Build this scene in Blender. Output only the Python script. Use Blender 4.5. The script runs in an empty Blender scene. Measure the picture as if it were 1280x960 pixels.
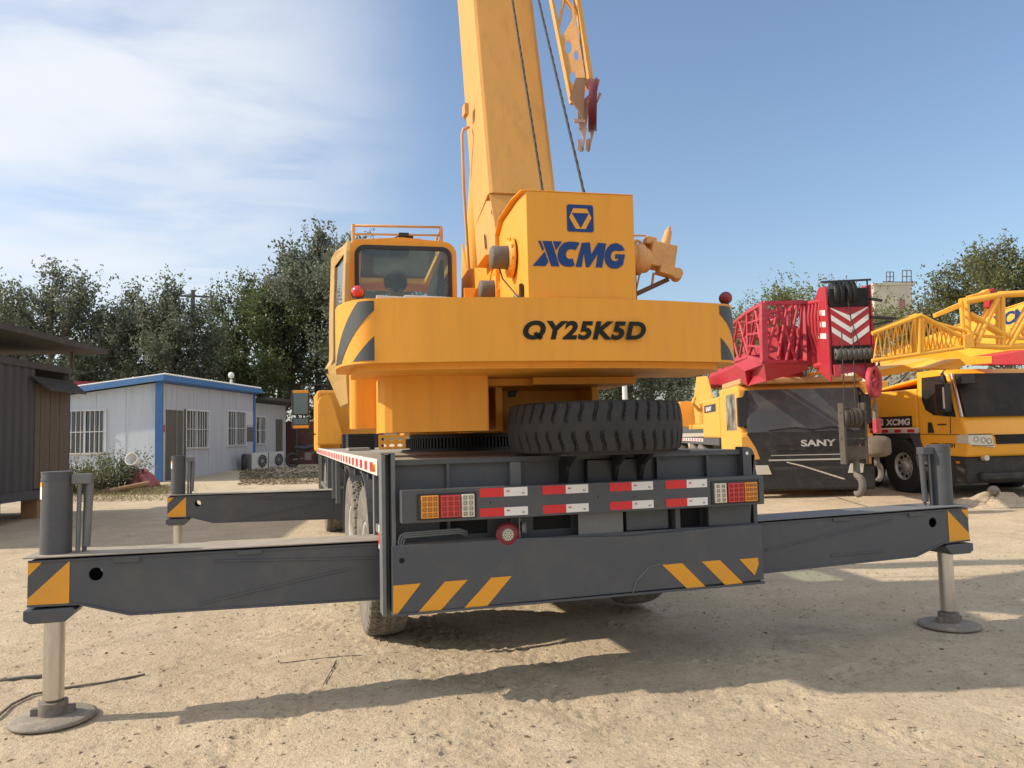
import bpy, math, random
import numpy as np
from mathutils import Vector, Matrix
from mathutils.geometry import tessellate_polygon
V = Vector
random.seed(7); rng = np.random.default_rng(7)
sc = bpy.context.scene
COL = sc.collection
PI = math.pi

# ------------------------------------------------------------------ camera
YAW, PITCH, ROLL, F = .2884, .0688, .0234, 951.94
CAM = V((-1.7912, -4.9167, 1.5215))
fw = V((math.sin(YAW)*math.cos(PITCH), math.cos(YAW)*math.cos(PITCH), math.sin(PITCH)))
r0 = V((math.cos(YAW), -math.sin(YAW), 0)); u0 = r0.cross(fw)
rt = r0*math.cos(ROLL) - u0*math.sin(ROLL); up = u0*math.cos(ROLL) + r0*math.sin(ROLL)
cd = bpy.data.cameras.new('camera'); cam = bpy.data.objects.new('camera', cd); COL.objects.link(cam)
cam.matrix_world = Matrix(((rt.x, up.x, -fw.x, CAM.x), (rt.y, up.y, -fw.y, CAM.y), (rt.z, up.z, -fw.z, CAM.z), (0, 0, 0, 1)))
cd.sensor_width = 36; cd.lens = 36*F/1280; cd.clip_start = .05; cd.clip_end = 3000
sc.camera = cam
def ray(px, py): return fw + rt*((px-640)/F) - up*((py-480)/F)
def at(px, py, D): return CAM + ray(px, py)*D          # point seen there, D metres ahead
def onpl(px, py, P, n):                                 # point on a plane of the place
    d = ray(px, py); return CAM + d*((P-CAM).dot(n)/d.dot(n))
def relaz(deg):                                         # unit horizontal vector, azimuth measured from the view axis
    a = YAW + math.radians(deg); return V((math.sin(a), math.cos(a), 0))

def terr(x, y):
    d = math.hypot(x-CAM.x, y-CAM.y)
    return .022*max(0, min(d, 30)-6.5) - (.0 if d < 9 else 0)

# ------------------------------------------------------------------ materials
def nodes(name):
    m = bpy.data.materials.new(name); m.use_nodes = True
    nt = m.node_tree; b = nt.nodes['Principled BSDF']
    return m, nt, b
def N(nt, t, **kw):
    n = nt.nodes.new(t)
    for k, v in kw.items():
        if k.startswith('i_'): n.inputs[k[2:].replace('_', ' ')].default_value = v
        else: setattr(n, k, v)
    return n
def mat(name, col, rough=.5, metal=0, var=.12, scale=3, dirt=None, dirtamt=.35, bump=.0, bscale=60, streak=False, spec=.5, coat=0):
    m, nt, b = nodes(name); L = nt.links
    tc = N(nt, 'ShaderNodeTexCoord'); mp = N(nt, 'ShaderNodeMapping')
    L.new(tc.outputs['Object'], mp.inputs[0])
    if streak: mp.inputs['Scale'].default_value = (5, 5, .5)
    n1 = N(nt, 'ShaderNodeTexNoise', i_Scale=scale, i_Detail=6, i_Roughness=.62); L.new(mp.outputs[0], n1.inputs[0])
    mx = N(nt, 'ShaderNodeMix', data_type='RGBA'); c = list(col)+[1]
    mx.inputs[6].default_value = [v*(1-var) for v in col]+[1]; mx.inputs[7].default_value = [min(1, v*(1+var)) for v in col]+[1]
    L.new(n1.outputs[0], mx.inputs[0]); out = mx.outputs[2]
    if dirt:
        n2 = N(nt, 'ShaderNodeTexNoise', i_Scale=scale*1.9, i_Detail=8, i_Roughness=.7)
        L.new(mp.outputs[0], n2.inputs[0])
        rp = N(nt, 'ShaderNodeMapRange'); rp.inputs[1].default_value = .48; rp.inputs[2].default_value = .75; rp.inputs[4].default_value = dirtamt
        L.new(n2.outputs[0], rp.inputs[0])
        m2 = N(nt, 'ShaderNodeMix', data_type='RGBA'); m2.inputs[7].default_value = list(dirt)+[1]
        L.new(rp.outputs[0], m2.inputs[0]); L.new(out, m2.inputs[6]); out = m2.outputs[2]
        ma = N(nt, 'ShaderNodeMapRange'); ma.inputs[3].default_value = rough; ma.inputs[4].default_value = min(1, rough+.25)
        L.new(n2.outputs[0], ma.inputs[0]); L.new(ma.outputs[0], b.inputs['Roughness'])
    else: b.inputs['Roughness'].default_value = rough
    L.new(out, b.inputs['Base Color']); b.inputs['Metallic'].default_value = metal
    b.inputs['Specular IOR Level'].default_value = spec
    if coat: b.inputs['Coat Weight'].default_value = coat; b.inputs['Coat Roughness'].default_value = .15
    if bump:
        n3 = N(nt, 'ShaderNodeTexNoise', i_Scale=bscale, i_Detail=4); L.new(tc.outputs['Object'], n3.inputs[0])
        bp = N(nt, 'ShaderNodeBump'); bp.inputs['Strength'].default_value = bump; bp.inputs['Distance'].default_value = .01
        L.new(n3.outputs[0], bp.inputs['Height']); L.new(bp.outputs[0], b.inputs['Normal'])
    return m
def glass(name, tint=(.75, .88, .86), dust=.08, rough=.02, ior=1.5):
    m, nt, b = nodes(name); L = nt.links
    tr = N(nt, 'ShaderNodeBsdfTransparent'); tr.inputs[0].default_value = list(tint)+[1]
    gl = N(nt, 'ShaderNodeBsdfGlossy'); gl.inputs['Roughness'].default_value = rough; gl.inputs[0].default_value = (.9, .95, 1, 1)
    fr = N(nt, 'ShaderNodeFresnel'); fr.inputs[0].default_value = ior
    m1 = N(nt, 'ShaderNodeMixShader'); L.new(fr.outputs[0], m1.inputs[0]); L.new(tr.outputs[0], m1.inputs[1]); L.new(gl.outputs[0], m1.inputs[2])
    df = N(nt, 'ShaderNodeBsdfDiffuse'); df.inputs[0].default_value = (.5, .46, .38, 1)
    no = N(nt, 'ShaderNodeTexNoise', i_Scale=4, i_Detail=7); tc = N(nt, 'ShaderNodeTexCoord'); L.new(tc.outputs['Object'], no.inputs[0])
    rp = N(nt, 'ShaderNodeMapRange'); rp.inputs[1].default_value = .35; rp.inputs[2].default_value = .8; rp.inputs[4].default_value = dust*2.2
    L.new(no.outputs[0], rp.inputs[0])
    m2 = N(nt, 'ShaderNodeMixShader'); L.new(rp.outputs[0], m2.inputs[0]); L.new(m1.outputs[0], m2.inputs[1]); L.new(df.outputs[0], m2.inputs[2])
    L.new(m2.outputs[0], nt.nodes['Material Output'].inputs[0])
    return m

YEL = mat('crane_yellow', (.74, .325, .035), .42, var=.07, scale=1.5, dirt=(.42, .20, .045), dirtamt=.28, streak=True, spec=.35)
YELB = mat('boom_dull_yellow', (.60, .315, .085), .5, var=.10, scale=1.2, dirt=(.36, .20, .08), dirtamt=.5, streak=True, spec=.3)
YEL2 = mat('crane_yellow_dusty', (.74, .36, .05), .5, var=.08, scale=2, dirt=(.45, .32, .16), dirtamt=.5, streak=True)
TANY = mat('overspray_tan_yellow', (.62, .33, .12), .55, var=.1, scale=4, dirt=(.3, .2, .1), dirtamt=.5, bump=.3, bscale=40)
GREY = mat('chassis_grey', (.066, .073, .085), .40, var=.15, scale=2.5, dirt=(.13, .12, .10), dirtamt=.45, bump=.12, bscale=30)
GREYL = mat('worn_edge_grey', (.14, .15, .155), .5, var=.15, scale=4, dirt=(.24, .22, .18), dirtamt=.5)
DUSTY = mat('dusty_deck', (.30, .275, .235), .8, var=.2, scale=3, dirt=(.13, .12, .11), dirtamt=.7, bump=.2)
BLACK = mat('black_rubber_part', (.018, .018, .02), .55, var=.2)
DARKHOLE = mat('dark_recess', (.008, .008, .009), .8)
ORANGE = mat('hazard_orange_tape', (.72, .32, .02), .45, var=.06, dirt=(.4, .25, .1), dirtamt=.3)
DGSTR = mat('hazard_grey_paint', (.045, .055, .06), .4, var=.1, dirt=(.1, .1, .09), dirtamt=.3)
CHROME = mat('jack_chrome', (.60, .585, .55), .20, metal=1, var=.12, scale=5, dirt=(.30, .27, .22), dirtamt=.35, streak=True)
RUST = mat('dusty_steel', (.16, .14, .12), .75, var=.25, scale=8, dirt=(.33, .28, .21), dirtamt=.7, bump=.3)
PADM = mat('dusty_pad', (.22, .195, .165), .85, var=.2, scale=7, dirt=(.42, .36, .28), dirtamt=.7, bump=.3)
WHITE = mat('white_rail_paint', (.62, .61, .58), .5, var=.08, dirt=(.4, .37, .3), dirtamt=.4)
STW = mat('reflective_white', (.72, .72, .70), .35, var=.04)
REDR = mat('round_lamp_red', (.17, .012, .02), .4)
STR = mat('reflective_red', (.62, .02, .025), .35, var=.08)
LGR = mat('faint_print_grey', (.35, .35, .36), .5)
REDL = mat('red_lamp_lens', (.55, .012, .015), .15, var=.1, coat=1)
AMBL = mat('amber_lamp_lens', (.75, .28, .01), .15, var=.1, coat=1)
AMBD = mat('amber_lens_ribs', (.30, .09, .01), .3); REDD = mat('red_lens_ribs', (.22, .008, .012), .3); CLRD = mat('clear_lens_ribs', (.22, .21, .17), .3)
CLRL = mat('clear_lamp_lens', (.62, .6, .5), .15, var=.1, coat=1)
BLUE = mat('logo_blue', (.012, .048, .18), .5, var=.05, spec=.25)
TXT = mat('lettering_dark', (.018, .021, .018), .7, var=.05, spec=.15)
RUBBER = mat('tyre_rubber', (.022, .022, .023), .62, var=.25, scale=6, dirt=(.06, .055, .05), dirtamt=.5, bump=.1)
RUBD = mat('dusty_tyre_rubber', (.15, .14, .12), .85, var=.25, scale=5, dirt=(.30, .27, .22), dirtamt=.8, bump=.2)
RIM = mat('wheel_rim_steel', (.55, .55, .54), .4, metal=.4, dirt=(.3, .27, .2), dirtamt=.5)
ROPE = mat('greased_rope', (.035, .03, .028), .6, var=.3, scale=40, bump=.6, bscale=200)
CABGL = glass('cab_glass', (.80, .90, .88), .035)
DKGL = glass('dark_truck_glass', (.16, .19, .20), .10)
DKGL2 = glass('dusty_truck_glass', (.16, .17, .18), .32, .12)
GALV = mat('grey_cover_plastic', (.10, .095, .088), .6, var=.2, dirt=(.2, .18, .15), dirtamt=.5)
RED = mat('crane_red', (.40, .018, .032), .45, var=.12, scale=3, dirt=(.3, .08, .07), dirtamt=.5)
REDP = mat('faded_red_pink', (.44, .035, .058), .5, var=.15, scale=3, dirt=(.5, .2, .2), dirtamt=.5)
DKRED = mat('dark_red_paint', (.22, .018, .03), .4, var=.15)
MAUVE = mat('sheave_maroon', (.16, .02, .035), .35, var=.15)
WALLW = mat('white_panel_wall', (.47, .53, .60), .6, var=.05, scale=.7, dirt=(.33, .31, .29), dirtamt=.45, streak=True)
WALLP = mat('pinkish_panel_wall', (.43, .44, .47), .6, var=.08, scale=.7, dirt=(.27, .24, .22), dirtamt=.5, streak=True)
BLUEP = mat('blue_trim', (.05, .16, .38), .5, var=.1, dirt=(.2, .24, .3), dirtamt=.3)
WINW = mat('white_window_bars', (.6, .6, .6), .5)
GLDK = mat('dark_window_glass', (.03, .045, .05), .12, spec=.8)
DOORB = mat('drab_door', (.10, .095, .075), .6, var=.25, scale=3, dirt=(.2, .17, .12), dirtamt=.6, streak=True)
CONT = mat('dark_container_paint', (.062, .060, .064), .6, var=.2, scale=1.5, dirt=(.13, .12, .11), dirtamt=.4, streak=True)
WOODB = mat('weathered_boards', (.11, .088, .064), .75, var=.35, scale=6, dirt=(.17, .13, .09), dirtamt=.6, streak=True)
ROOFD = mat('old_dark_roofing', (.06, .055, .05), .8, var=.3, scale=2, dirt=(.14, .12, .1), dirtamt=.5)
TIMB = mat('pale_timber', (.30, .19, .10), .8, var=.2, scale=5)
BRICK = mat('dark_brick', (.10, .045, .035), .85, var=.3, scale=8)
CONC = mat('cream_render', (.46, .43, .36), .8, var=.08, scale=.3, dirt=(.3, .27, .23), dirtamt=.4)
BRK2 = mat('reddish_window_bay', (.26, .13, .11), .7, var=.1)
BARK = mat('bark', (.09, .075, .06), .9, var=.3, scale=8, bump=.5, bscale=15)
ACW = mat('air_conditioner_white', (.48, .48, .46), .5, dirt=(.3, .28, .25), dirtamt=.4)
HKD = mat('greasy_hook_block', (.075, .062, .05), .7, var=.3, scale=9, dirt=(.16, .13, .1), dirtamt=.5); HKL = mat('worn_hook_steel', (.12, .108, .09), .65, var=.25, dirt=(.28, .25, .2), dirtamt=.5)
SKIN = mat('skin', (.42, .24, .17), .5); HAIR = mat('black_hair', (.012, .011, .01), .5); SHIRT = mat('dark_shirt', (.02, .022, .03), .8)
CLOTHR = mat('pink_red_cloth', (.38, .13, .14), .85, var=.35, scale=12, bump=.5, bscale=20)
WHITEP = mat('white_plastic_sheet', (.55, .54, .54), .5, var=.06)
BLUEC = mat('black_blue_paint', (.02, .022, .028), .4)

def leafmat(name, c1, c2):
    m, nt, b = nodes(name); L = nt.links
    g = N(nt, 'ShaderNodeNewGeometry'); mx = N(nt, 'ShaderNodeMix', data_type='RGBA')
    mx.inputs[6].default_value = list(c1)+[1]; mx.inputs[7].default_value = list(c2)+[1]
    L.new(g.outputs['Random Per Island'], mx.inputs[0]); L.new(mx.outputs[2], b.inputs['Base Color'])
    b.inputs['Roughness'].default_value = .5
    tl = N(nt, 'ShaderNodeBsdfTranslucent'); L.new(mx.outputs[2], tl.inputs[0])
    ms = N(nt, 'ShaderNodeMixShader'); ms.inputs[0].default_value = .42
    L.new(b.outputs[0], ms.inputs[1]); L.new(tl.outputs[0], ms.inputs[2]); L.new(ms.outputs[0], nt.nodes['Material Output'].inputs[0])
    return m
LEAFD = leafmat('dark_elm_leaves', (.075, .095, .065), (.21, .235, .16))
LEAFG = leafmat('green_leaves', (.06, .09, .035), (.16, .19, .075))
LEAFY = leafmat('yellowing_leaves', (.11, .14, .045), (.24, .25, .10))
LEAFO = leafmat('olive_leaves', (.09, .11, .04), (.19, .19, .08))
DRYG = leafmat('dry_grass_blades', (.13, .13, .05), (.30, .24, .12))
DRYL = leafmat('dry_litter', (.10, .07, .04), (.34, .27, .17))

# ------------------------------------------------------------------ mesh builder
class MB:
    def __init__(s, M=None): s.v = []; s.f = []; s.mi = []; s.k = 0; s.M = M or Matrix(); s.sm = []
    def add(s, vs, fs, smooth=False):
        o = len(s.v); s.v += [s.M @ V(p) for p in vs]; s.f += [tuple(i+o for i in f) for f in fs]
        s.mi += [s.k]*len(fs); s.sm += [smooth]*len(fs); return s
    def box(s, c, d, R=None):
        c = V(c); R = R or Matrix.Identity(3); h = V(d)/2
        vs = [c + R @ V((sx*h.x, sy*h.y, sz*h.z)) for sx in (-1, 1) for sy in (-1, 1) for sz in (-1, 1)]
        return s.add(vs, [(0, 1, 3, 2), (4, 6, 7, 5), (0, 4, 5, 1), (2, 3, 7, 6), (0, 2, 6, 4), (1, 5, 7, 3)])
    def bb(s, x0, x1, y0, y1, z0, z1): return s.box(((x0+x1)/2, (y0+y1)/2, (z0+z1)/2), (abs(x1-x0), abs(y1-y0), abs(z1-z0)))
    def bar(s, a, b, w, h=None, upv=(0, 0, 1)):           # rectangular bar from a to b
        a = V(a); b = V(b); h = h or w; d = (b-a); L = d.length; d.normalize()
        x = d.cross(V(upv))
        if x.length < 1e-3: x = d.cross(V((0, 1, 0)))
        x.normalize(); z = x.cross(d)
        R = Matrix((x, d, z)).transposed()
        return s.box((a+b)/2, (w, L, h), R)
    def prism(s, pts, O, X, Y, Zv, holes=()):             # polygon in (X,Y) at O, extruded along Zv, with holes
        O = V(O); X = V(X); Y = V(Y); Zv = V(Zv)
        loops = [list(pts)]+[list(h) for h in holes]
        flat = [p for l in loops for p in l]; n = len(flat)
        tri = tessellate_polygon([[V((p[0], p[1], 0)) for p in l] for l in loops]) if (holes or len(pts) > 4) else None
        vs = [O+X*p[0]+Y*p[1] for p in flat]; vs += [p+Zv for p in vs]
        if tri is None: fs = [tuple(range(n)), tuple(range(2*n-1, n-1, -1))]
        else: fs = [tuple(t) for t in tri]+[tuple(i+n for i in reversed(t)) for t in tri]
        o = 0
        for l in loops:
            m = len(l)
            for i in range(m): j = (i+1) % m; fs.append((o+i, o+j, o+j+n, o+i+n))
            o += m
        return s.add(vs, fs)
    def cyl(s, a, b, r, r2=None, n=20, cap=True):
        a = V(a); b = V(b); r2 = r if r2 is None else r2; d = (b-a).normalized()
        x = d.cross(V((0, 0, 1)));
        if x.length < 1e-3: x = V((1, 0, 0))
        x.normalize(); y = d.cross(x)
        vs = []
        for c, q in ((a, r), (b, r2)):
            for i in range(n): t = 2*PI*i/n; vs.append(c+(x*math.cos(t)+y*math.sin(t))*q)
        s.add(vs, [(i, (i+1) % n, (i+1) % n+n, i+n) for i in range(n)], True)
        if cap: s.add(vs, [tuple(range(n-1, -1, -1)), tuple(range(n, 2*n))])
        return s
    def tube(s, pts, r, n=10):
        pts = [V(p) for p in pts]; m = len(pts); rr = r if isinstance(r, (list, tuple)) else [r]*m
        vs = []; x = None
        for i, p in enumerate(pts):
            d = (pts[min(i+1, m-1)]-pts[max(i-1, 0)]).normalized()
            if x is None:
                x = d.cross(V((0, 0, 1)))
                if x.length < 1e-2: x = d.cross(V((1, 0, 0)))
            x = (x-d*x.dot(d)).normalized(); y = d.cross(x)
            for k in range(n): t = 2*PI*k/n; vs.append(p+(x*math.cos(t)+y*math.sin(t))*rr[i])
        fs = [(i*n+k, i*n+(k+1) % n, (i+1)*n+(k+1) % n, (i+1)*n+k) for i in range(m-1) for k in range(n)]
        s.add(vs, fs, True); s.add(vs, [tuple(range(n-1, -1, -1)), tuple(range((m-1)*n, m*n))]); return s
    def lathe(s, prof, O, ax, n=32, smooth=True):          # prof: (radius, along) list
        O = V(O); ax = V(ax).normalized(); x = ax.cross(V((0, 0, 1)))
        if x.length < 1e-3: x = V((1, 0, 0))
        x.normalize(); y = ax.cross(x); m = len(prof); vs = []
        for i in range(n):
            t = 2*PI*i/n; d = x*math.cos(t)+y*math.sin(t)
            for r_, h in prof: vs.append(O+d*r_+ax*h)
        return s.add(vs, [(i*m+k, i*m+k+1, ((i+1) % n)*m+k+1, ((i+1) % n)*m+k) for i in range(n) for k in range(m-1)], smooth)
    def build(s, name, ms, parent=None, bevel=0, label=None):
        me = bpy.data.meshes.new(name); me.from_pydata([tuple(p) for p in s.v], [], s.f)
        ms = ms if isinstance(ms, (list, tuple)) else [ms]
        for m in ms: me.materials.append(m)
        me.polygons.foreach_set('material_index', s.mi); me.polygons.foreach_set('use_smooth', s.sm)
        import bmesh
        bm = bmesh.new(); bm.from_mesh(me); bmesh.ops.recalc_face_normals(bm, faces=bm.faces); bm.to_mesh(me); bm.free()
        o = bpy.data.objects.new(name, me); COL.objects.link(o)
        if parent:
            o.parent = parent
            PM = wm(parent); o.matrix_parent_inverse = Matrix()
            o.matrix_basis = PM.inverted()
        if bevel:
            b = o.modifiers.new('bevel', 'BEVEL'); b.width = bevel; b.segments = 2; b.limit_method = 'ANGLE'; b.angle_limit = math.radians(40); b.harden_normals = False
        if label: o['label'] = label
        return o
def wm(o):
    m = o.matrix_basis.copy()
    while o.parent: o = o.parent; m = o.matrix_basis @ m
    return m
def thing(name, loc, label, cat, group=None):
    o = bpy.data.objects.new(name, None); COL.objects.link(o); o.location = loc; o.empty_display_size = .2
    o['label'] = label; o['category'] = cat
    if group: o['group'] = group
    return o
def tag(o, label, cat, group=None):
    o['label'] = label; o['category'] = cat
    if group: o['group'] = group
    return o
def kind(o, k, label=None):
    o['kind'] = k
    if label: o['label'] = label
    return o
def circ(cx, cy, r, n=20, rx=None): return [(cx+(rx or r)*math.cos(2*PI*i/n), cy+r*math.sin(2*PI*i/n)) for i in range(n)]
def rrect(x0, x1, y0, y1, r, n=5):
    o = []
    for cx, cy, a in ((x1-r, y1-r, 0), (x0+r, y1-r, 90), (x0+r, y0+r, 180), (x1-r, y0+r, 270)):
        for i in range(n+1): t = math.radians(a+90*i/n); o.append((cx+r*math.cos(t), cy+r*math.sin(t)))
    return o
def text(s, name, m, parent, O, X, Y, width, height, extr=.0015, off=0., shear=0., label=None, spacing=1.):
    cu = bpy.data.curves.new(name, 'FONT'); cu.body = s.replace('Q', 'O'); cu.size = 1; cu.offset = off; cu.shear = shear; cu.space_character = spacing
    t = bpy.data.objects.new('tmp', cu); COL.objects.link(t)
    dg = bpy.context.evaluated_depsgraph_get(); me = bpy.data.meshes.new_from_object(t.evaluated_get(dg)); bpy.data.objects.remove(t)
    co = np.array([v.co[:] for v in me.vertices]); mn = co.min(0); mxx = co.max(0)
    O = V(O); X = V(X).normalized(); Y = V(Y).normalized(); Z = X.cross(Y)
    mb = MB(); sx = width/(mxx[0]-mn[0]); sy = height/(mxx[1]-mn[1])
    if s[0] == 'Q':
        q = [(.40, .20), (.50, .28), (.78, .06), (.74, -.04), (.66, -.06)]
        mb.prism([((x+.2*y-mn[0])*sx, (y-mn[1])*sy) for x, y in q], O, X, Y, Z*extr)
    vs = [O+X*((c[0]-mn[0])*sx)+Y*((c[1]-mn[1])*sy)+Z*extr for c in co]
    mb.add(vs, [tuple(p.vertices) for p in me.polygons])
    n = len(vs); vs2 = [v-Z*extr for v in vs]
    ed = {}
    for p in me.polygons:
        vv = list(p.vertices)
        for a, b in zip(vv, vv[1:]+vv[:1]): ed[(a, b)] = 1
    mb.add(vs+vs2, [(a, b, b+n, a+n) for (a, b) in ed if (b, a) not in ed])
    return mb.build(name, m, parent, label=label)
X3, Y3, Z3 = V((1, 0, 0)), V((0, 1, 0)), V((0, 0, 1))

# ------------------------------------------------------------------ tyres
def tyre_mesh(R, W, rimR, nl=34, tread='lug', ns=12):
    """tyre round the x axis, centred on the origin"""
    m = MB(); nth = nl*ns; prof = []
    cr = R*.985
    K = 26
    for k in range(K+1):
        t = -1+2*k/K
        prof.append((t*W/2*.90, R-.018*abs(t)**2.2*1.0, t))
    side = [(W/2*.97, R*.93), (W/2, R*.84), (W/2*.98, R*.74), (W/2*.86, rimR*1.06), (W/2*.78, rimR)]
    rows = []
    full = [(-a, b, None) for a, b in reversed(side)]+prof+[(a, b, None) for a, b in side]
    vs = []
    for i in range(nth):
        th = 2*PI*i/nth; ph = (i/ns) % 1.
        for x, r, t in full:
            q = r
            if t is not None:
                g = 0
                if tread == 'lug':
                    a = abs(t); pp = ph if t < 0 else (ph+.5) % 1
                    c = .5+.10*math.sin(a*5)
                    if a > .16 and abs(pp-c) < .085+.03*a: g = .02*min(1, (a-.16)*6)
                else:
                    z = .07*(1 if (ph*2 % 1) < .5 else -1)
                    for cx in (-.5, 0, .5):
                        if abs(t-cx-z) < .055: g = .014
                    if abs(t) > .78 and abs(ph-.5) < .12: g = .014
                    if abs(t) < .78 and abs(((ph+.5*abs(t)) % 1)-.5) < .06: g = .008
                q = r-g
            vs.append((x, q*math.cos(th), q*math.sin(th)))
    n = len(full)
    fs = [(i*n+k, i*n+k+1, ((i+1) % nth)*n+k+1, ((i+1) % nth)*n+k) for i in range(nth) for k in range(n-1)]
    m.add(vs, fs, False)
    return m
def rim_mesh(rimR, W, disc=True):
    m = MB()
    for s in (-1, 1):
        m.lathe([(rimR*1.03, s*W*.38), (rimR*1.0, s*W*.41), (rimR*.93, s*W*.38), (rimR*.88, s*W*.2), (rimR*.86, 0)], (0, 0, 0), X3, 40)
    m.lathe([(rimR*.87, -W*.12), (rimR*.62, -W*.2), (rimR*.42, -W*.2), (rimR*.40, -W*.34), (0.001, -W*.36)], (0, 0, 0), X3, 40)
    for i in range(10):
        t = 2*PI*i/10; m.cyl((-W*.2, rimR*.52*math.cos(t), rimR*.52*math.sin(t)), (-W*.2-.03, rimR*.52*math.cos(t), rimR*.52*math.sin(t)), .018, n=6)
        t += PI/10; m.k = 1; m.cyl((-W*.17, rimR*.74*math.cos(t), rimR*.74*math.sin(t)), (-W*.17-.012, rimR*.74*math.cos(t), rimR*.74*math.sin(t)), .035, n=12); m.k = 0
    return m
def wheel(parent, M, tyre_m, mats, name='wheel', rimR=.27, W=.3):
    w = bpy.data.objects.new(name, None); COL.objects.link(w); w.parent = parent
    w.matrix_basis = wm(parent).inverted() @ M
    for nm, me, ms in (('tyre', tyre_m, mats[0]), ('rim', RIM_ME, None)):
        o = bpy.data.objects.new(nm, me if nm == 'tyre' else RIM_ME); COL.objects.link(o); o.parent = w
        if nm == 'tyre':
            o.material_slots[0].link = 'OBJECT'; o.material_slots[0].material = mats[0]
        else: o.scale = (W/.3, rimR/.27, rimR/.27)
    return w
def as_mesh(mb, name, ms):
    o = mb.build(name, ms); me = o.data; bpy.data.objects.remove(o); return me
T_ZIG = as_mesh(tyre_mesh(.56, .29, .27, 40, 'zig'), 'tyre', RUBD)
T_LUG = as_mesh(tyre_mesh(.56, .31, .27, 42, 'lug'), 'tyre', RUBBER)
RIM_ME = as_mesh(rim_mesh(.27, .3), 'rim', [RIM, DARKHOLE])

# ================================================================== MAIN CRANE
crane = thing('mobile_crane', (0, 0, 0), 'large yellow truck crane with raised boom and extended grey outriggers, nearest of all', 'truck crane')

# --- chassis
m = MB()
m.bb(-.45, .45, -.2, 9.8, .78, 1.2)                     # main frame box
m.bb(-1.21, 1.25, 4.9, 5.4, .52, .92)                   # front outrigger housing
m.bb(-.3, .3, -.2, .3, .9, 1.38)
for y in (1.0, 2.2, 3.4, 4.6, 6.2, 7.8): m.bb(-1.2, 1.2, y, y+.08, 1.2, 1.33)
m.bb(-.7, .7, 1.17, 1.37, .5, .78); m.bb(-.7, .7, 2.56, 2.76, .5, .78)
m.build('chassis_frame', GREY, crane, .006)
m = MB(); m.bb(-1.245, 1.25, -.27, 8.25, 1.365, 1.395)
m.bb(-1.1, -.85, 4.2, 4.6, 1.395, 1.43)
m.build('deck', DUSTY, crane, .004)
m = MB(); m.bb(-1.26, -1.246, -.16, 9.7, 1.30, 1.40)
m.k = 1
y = .08
while y < 9.2:
    m.bb(-1.263, -1.259, y, y+.16, 1.315, 1.375); y += .36
m.build('side_rail', [WHITE, STR], crane)
o = MB().cyl((-1.258, -.05, 1.345), (-1.275, -.05, 1.345), .025).build('side_lamp', AMBL, crane)
# rear corner posts and side guard frame
m = MB()
m.bb(-1.262, -1.238, -.40, -.27, .50, 1.435); m.bb(-1.205, -1.18, -.40, -.27, .50, 1.435)
m.bb(-1.264, -1.178, -.402, -.268, 1.436, 1.442); m.bb(-1.237, -1.206, -.30, -.272, .5, 1.43)
m.build('corner_post', GREYL, crane, .003)
for y in (.12, 4.1, 4.9, 6.0): MB().bb(-1.25, -1.20, y, y+.07, .8, 1.30).build('guard_post', GREYL, crane, .003)
MB().bb(-1.24, -1.21, -.27, .15, .93, .98).build('guard_rail', GREYL, crane, .003)
MB().bb(-1.25, -1.2, 6.0, 8.2, .8, .86).build('guard_rail', GREYL, crane, .003)
m = MB(); m.bb(-1.255, -1.243, -.27, -.16, .86, 1.0); m.build('guard_plate', WHITE, crane)
m = MB(); m.bb(-1.259, -1.256, -.25, -.18, .89, .96); m.build('guard_reflector', STR, crane)
# fenders
for yc in (1.27, 2.66, 7.3):
    m = MB(); pr_ = [(yc+.66*math.cos(t), .62+.66*math.sin(t)) for t in [math.radians(a) for a in range(-5, 186, 10)]]
    q = [(yc+.64*math.cos(t), .62+.64*math.sin(t)) for t in [math.radians(a) for a in range(185, -6, -10)]]
    if yc == 1.27: pr_ = pr_[9:]; q = q[:-9]
    if yc == 2.66: pr_ = pr_[:13]; q = q[6:]
    m.prism(pr_+q, (-1.23, 0, 0), Y3, Z3, X3*.55)
    m.build('fender', GREY, crane)
# --- rear panel
m = MB()
m.bb(-1.18, 1.26, -.29, -.27, .60, 1.363)
m.bb(-1.18, 1.27, -.33, -.27, 1.364, 1.396)
for x, w in ((-.85, .02), (.565, .018), (.937, .02)): m.bb(x-w/2, x+w/2, -.33, -.29, .93, 1.363)
m.prism([(.56, 1.18), (.66, 1.34), (.56, 1.34)], (0, -.30, 0), X3, Z3, -Y3*.008)
m.prism([(1.19, .6)]+[(1.22+.06*math.cos(t), 1.355+.06*math.sin(t)) for t in [math.radians(a) for a in range(0, 91, 15)]]+[(1.19, 1.415)], (0, -.36, 0), X3, Z3, Y3*.09)
m.bb(1.255, 1.285, -.36, -.27, .6, 1.36)
m.build('rear_panel', GREY, crane, .003)
m = MB(); m.bb(-.455, -.385, -.335, -.29, .93, 1.363); m.build('panel_rib', GREYL, crane, .004)
for x, y_ in ((1.22, 1.37),): MB().cyl((x, -.36, y_), (x, -.366, y_), .012).build('rivet', STW, crane)
# spare wheel bracket
m = MB()
m.bb(.05, .5, -.36, -.30, 1.19, 1.36)
for x in (-.12, .22, .40):
    m.prism([(-.6, 1.42), (-.29, 1.42), (-.29, 1.2), (-.36, 1.2), (-.42, 1.32)], (x, 0, 0), Y3, Z3, X3*.03)
m.bb(-.25, .6, -.7, .25, 1.398, 1.415)
m.build('spare_wheel_bracket', BLUEC, crane, .004)
SPM = Matrix.Translation((.112, -.34, 1.568)) @ Matrix.Rotation(PI/2, 4, 'Y')
wheel(crane, SPM, T_LUG, [RUBBER], 'spare_wheel', W=.3)
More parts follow.
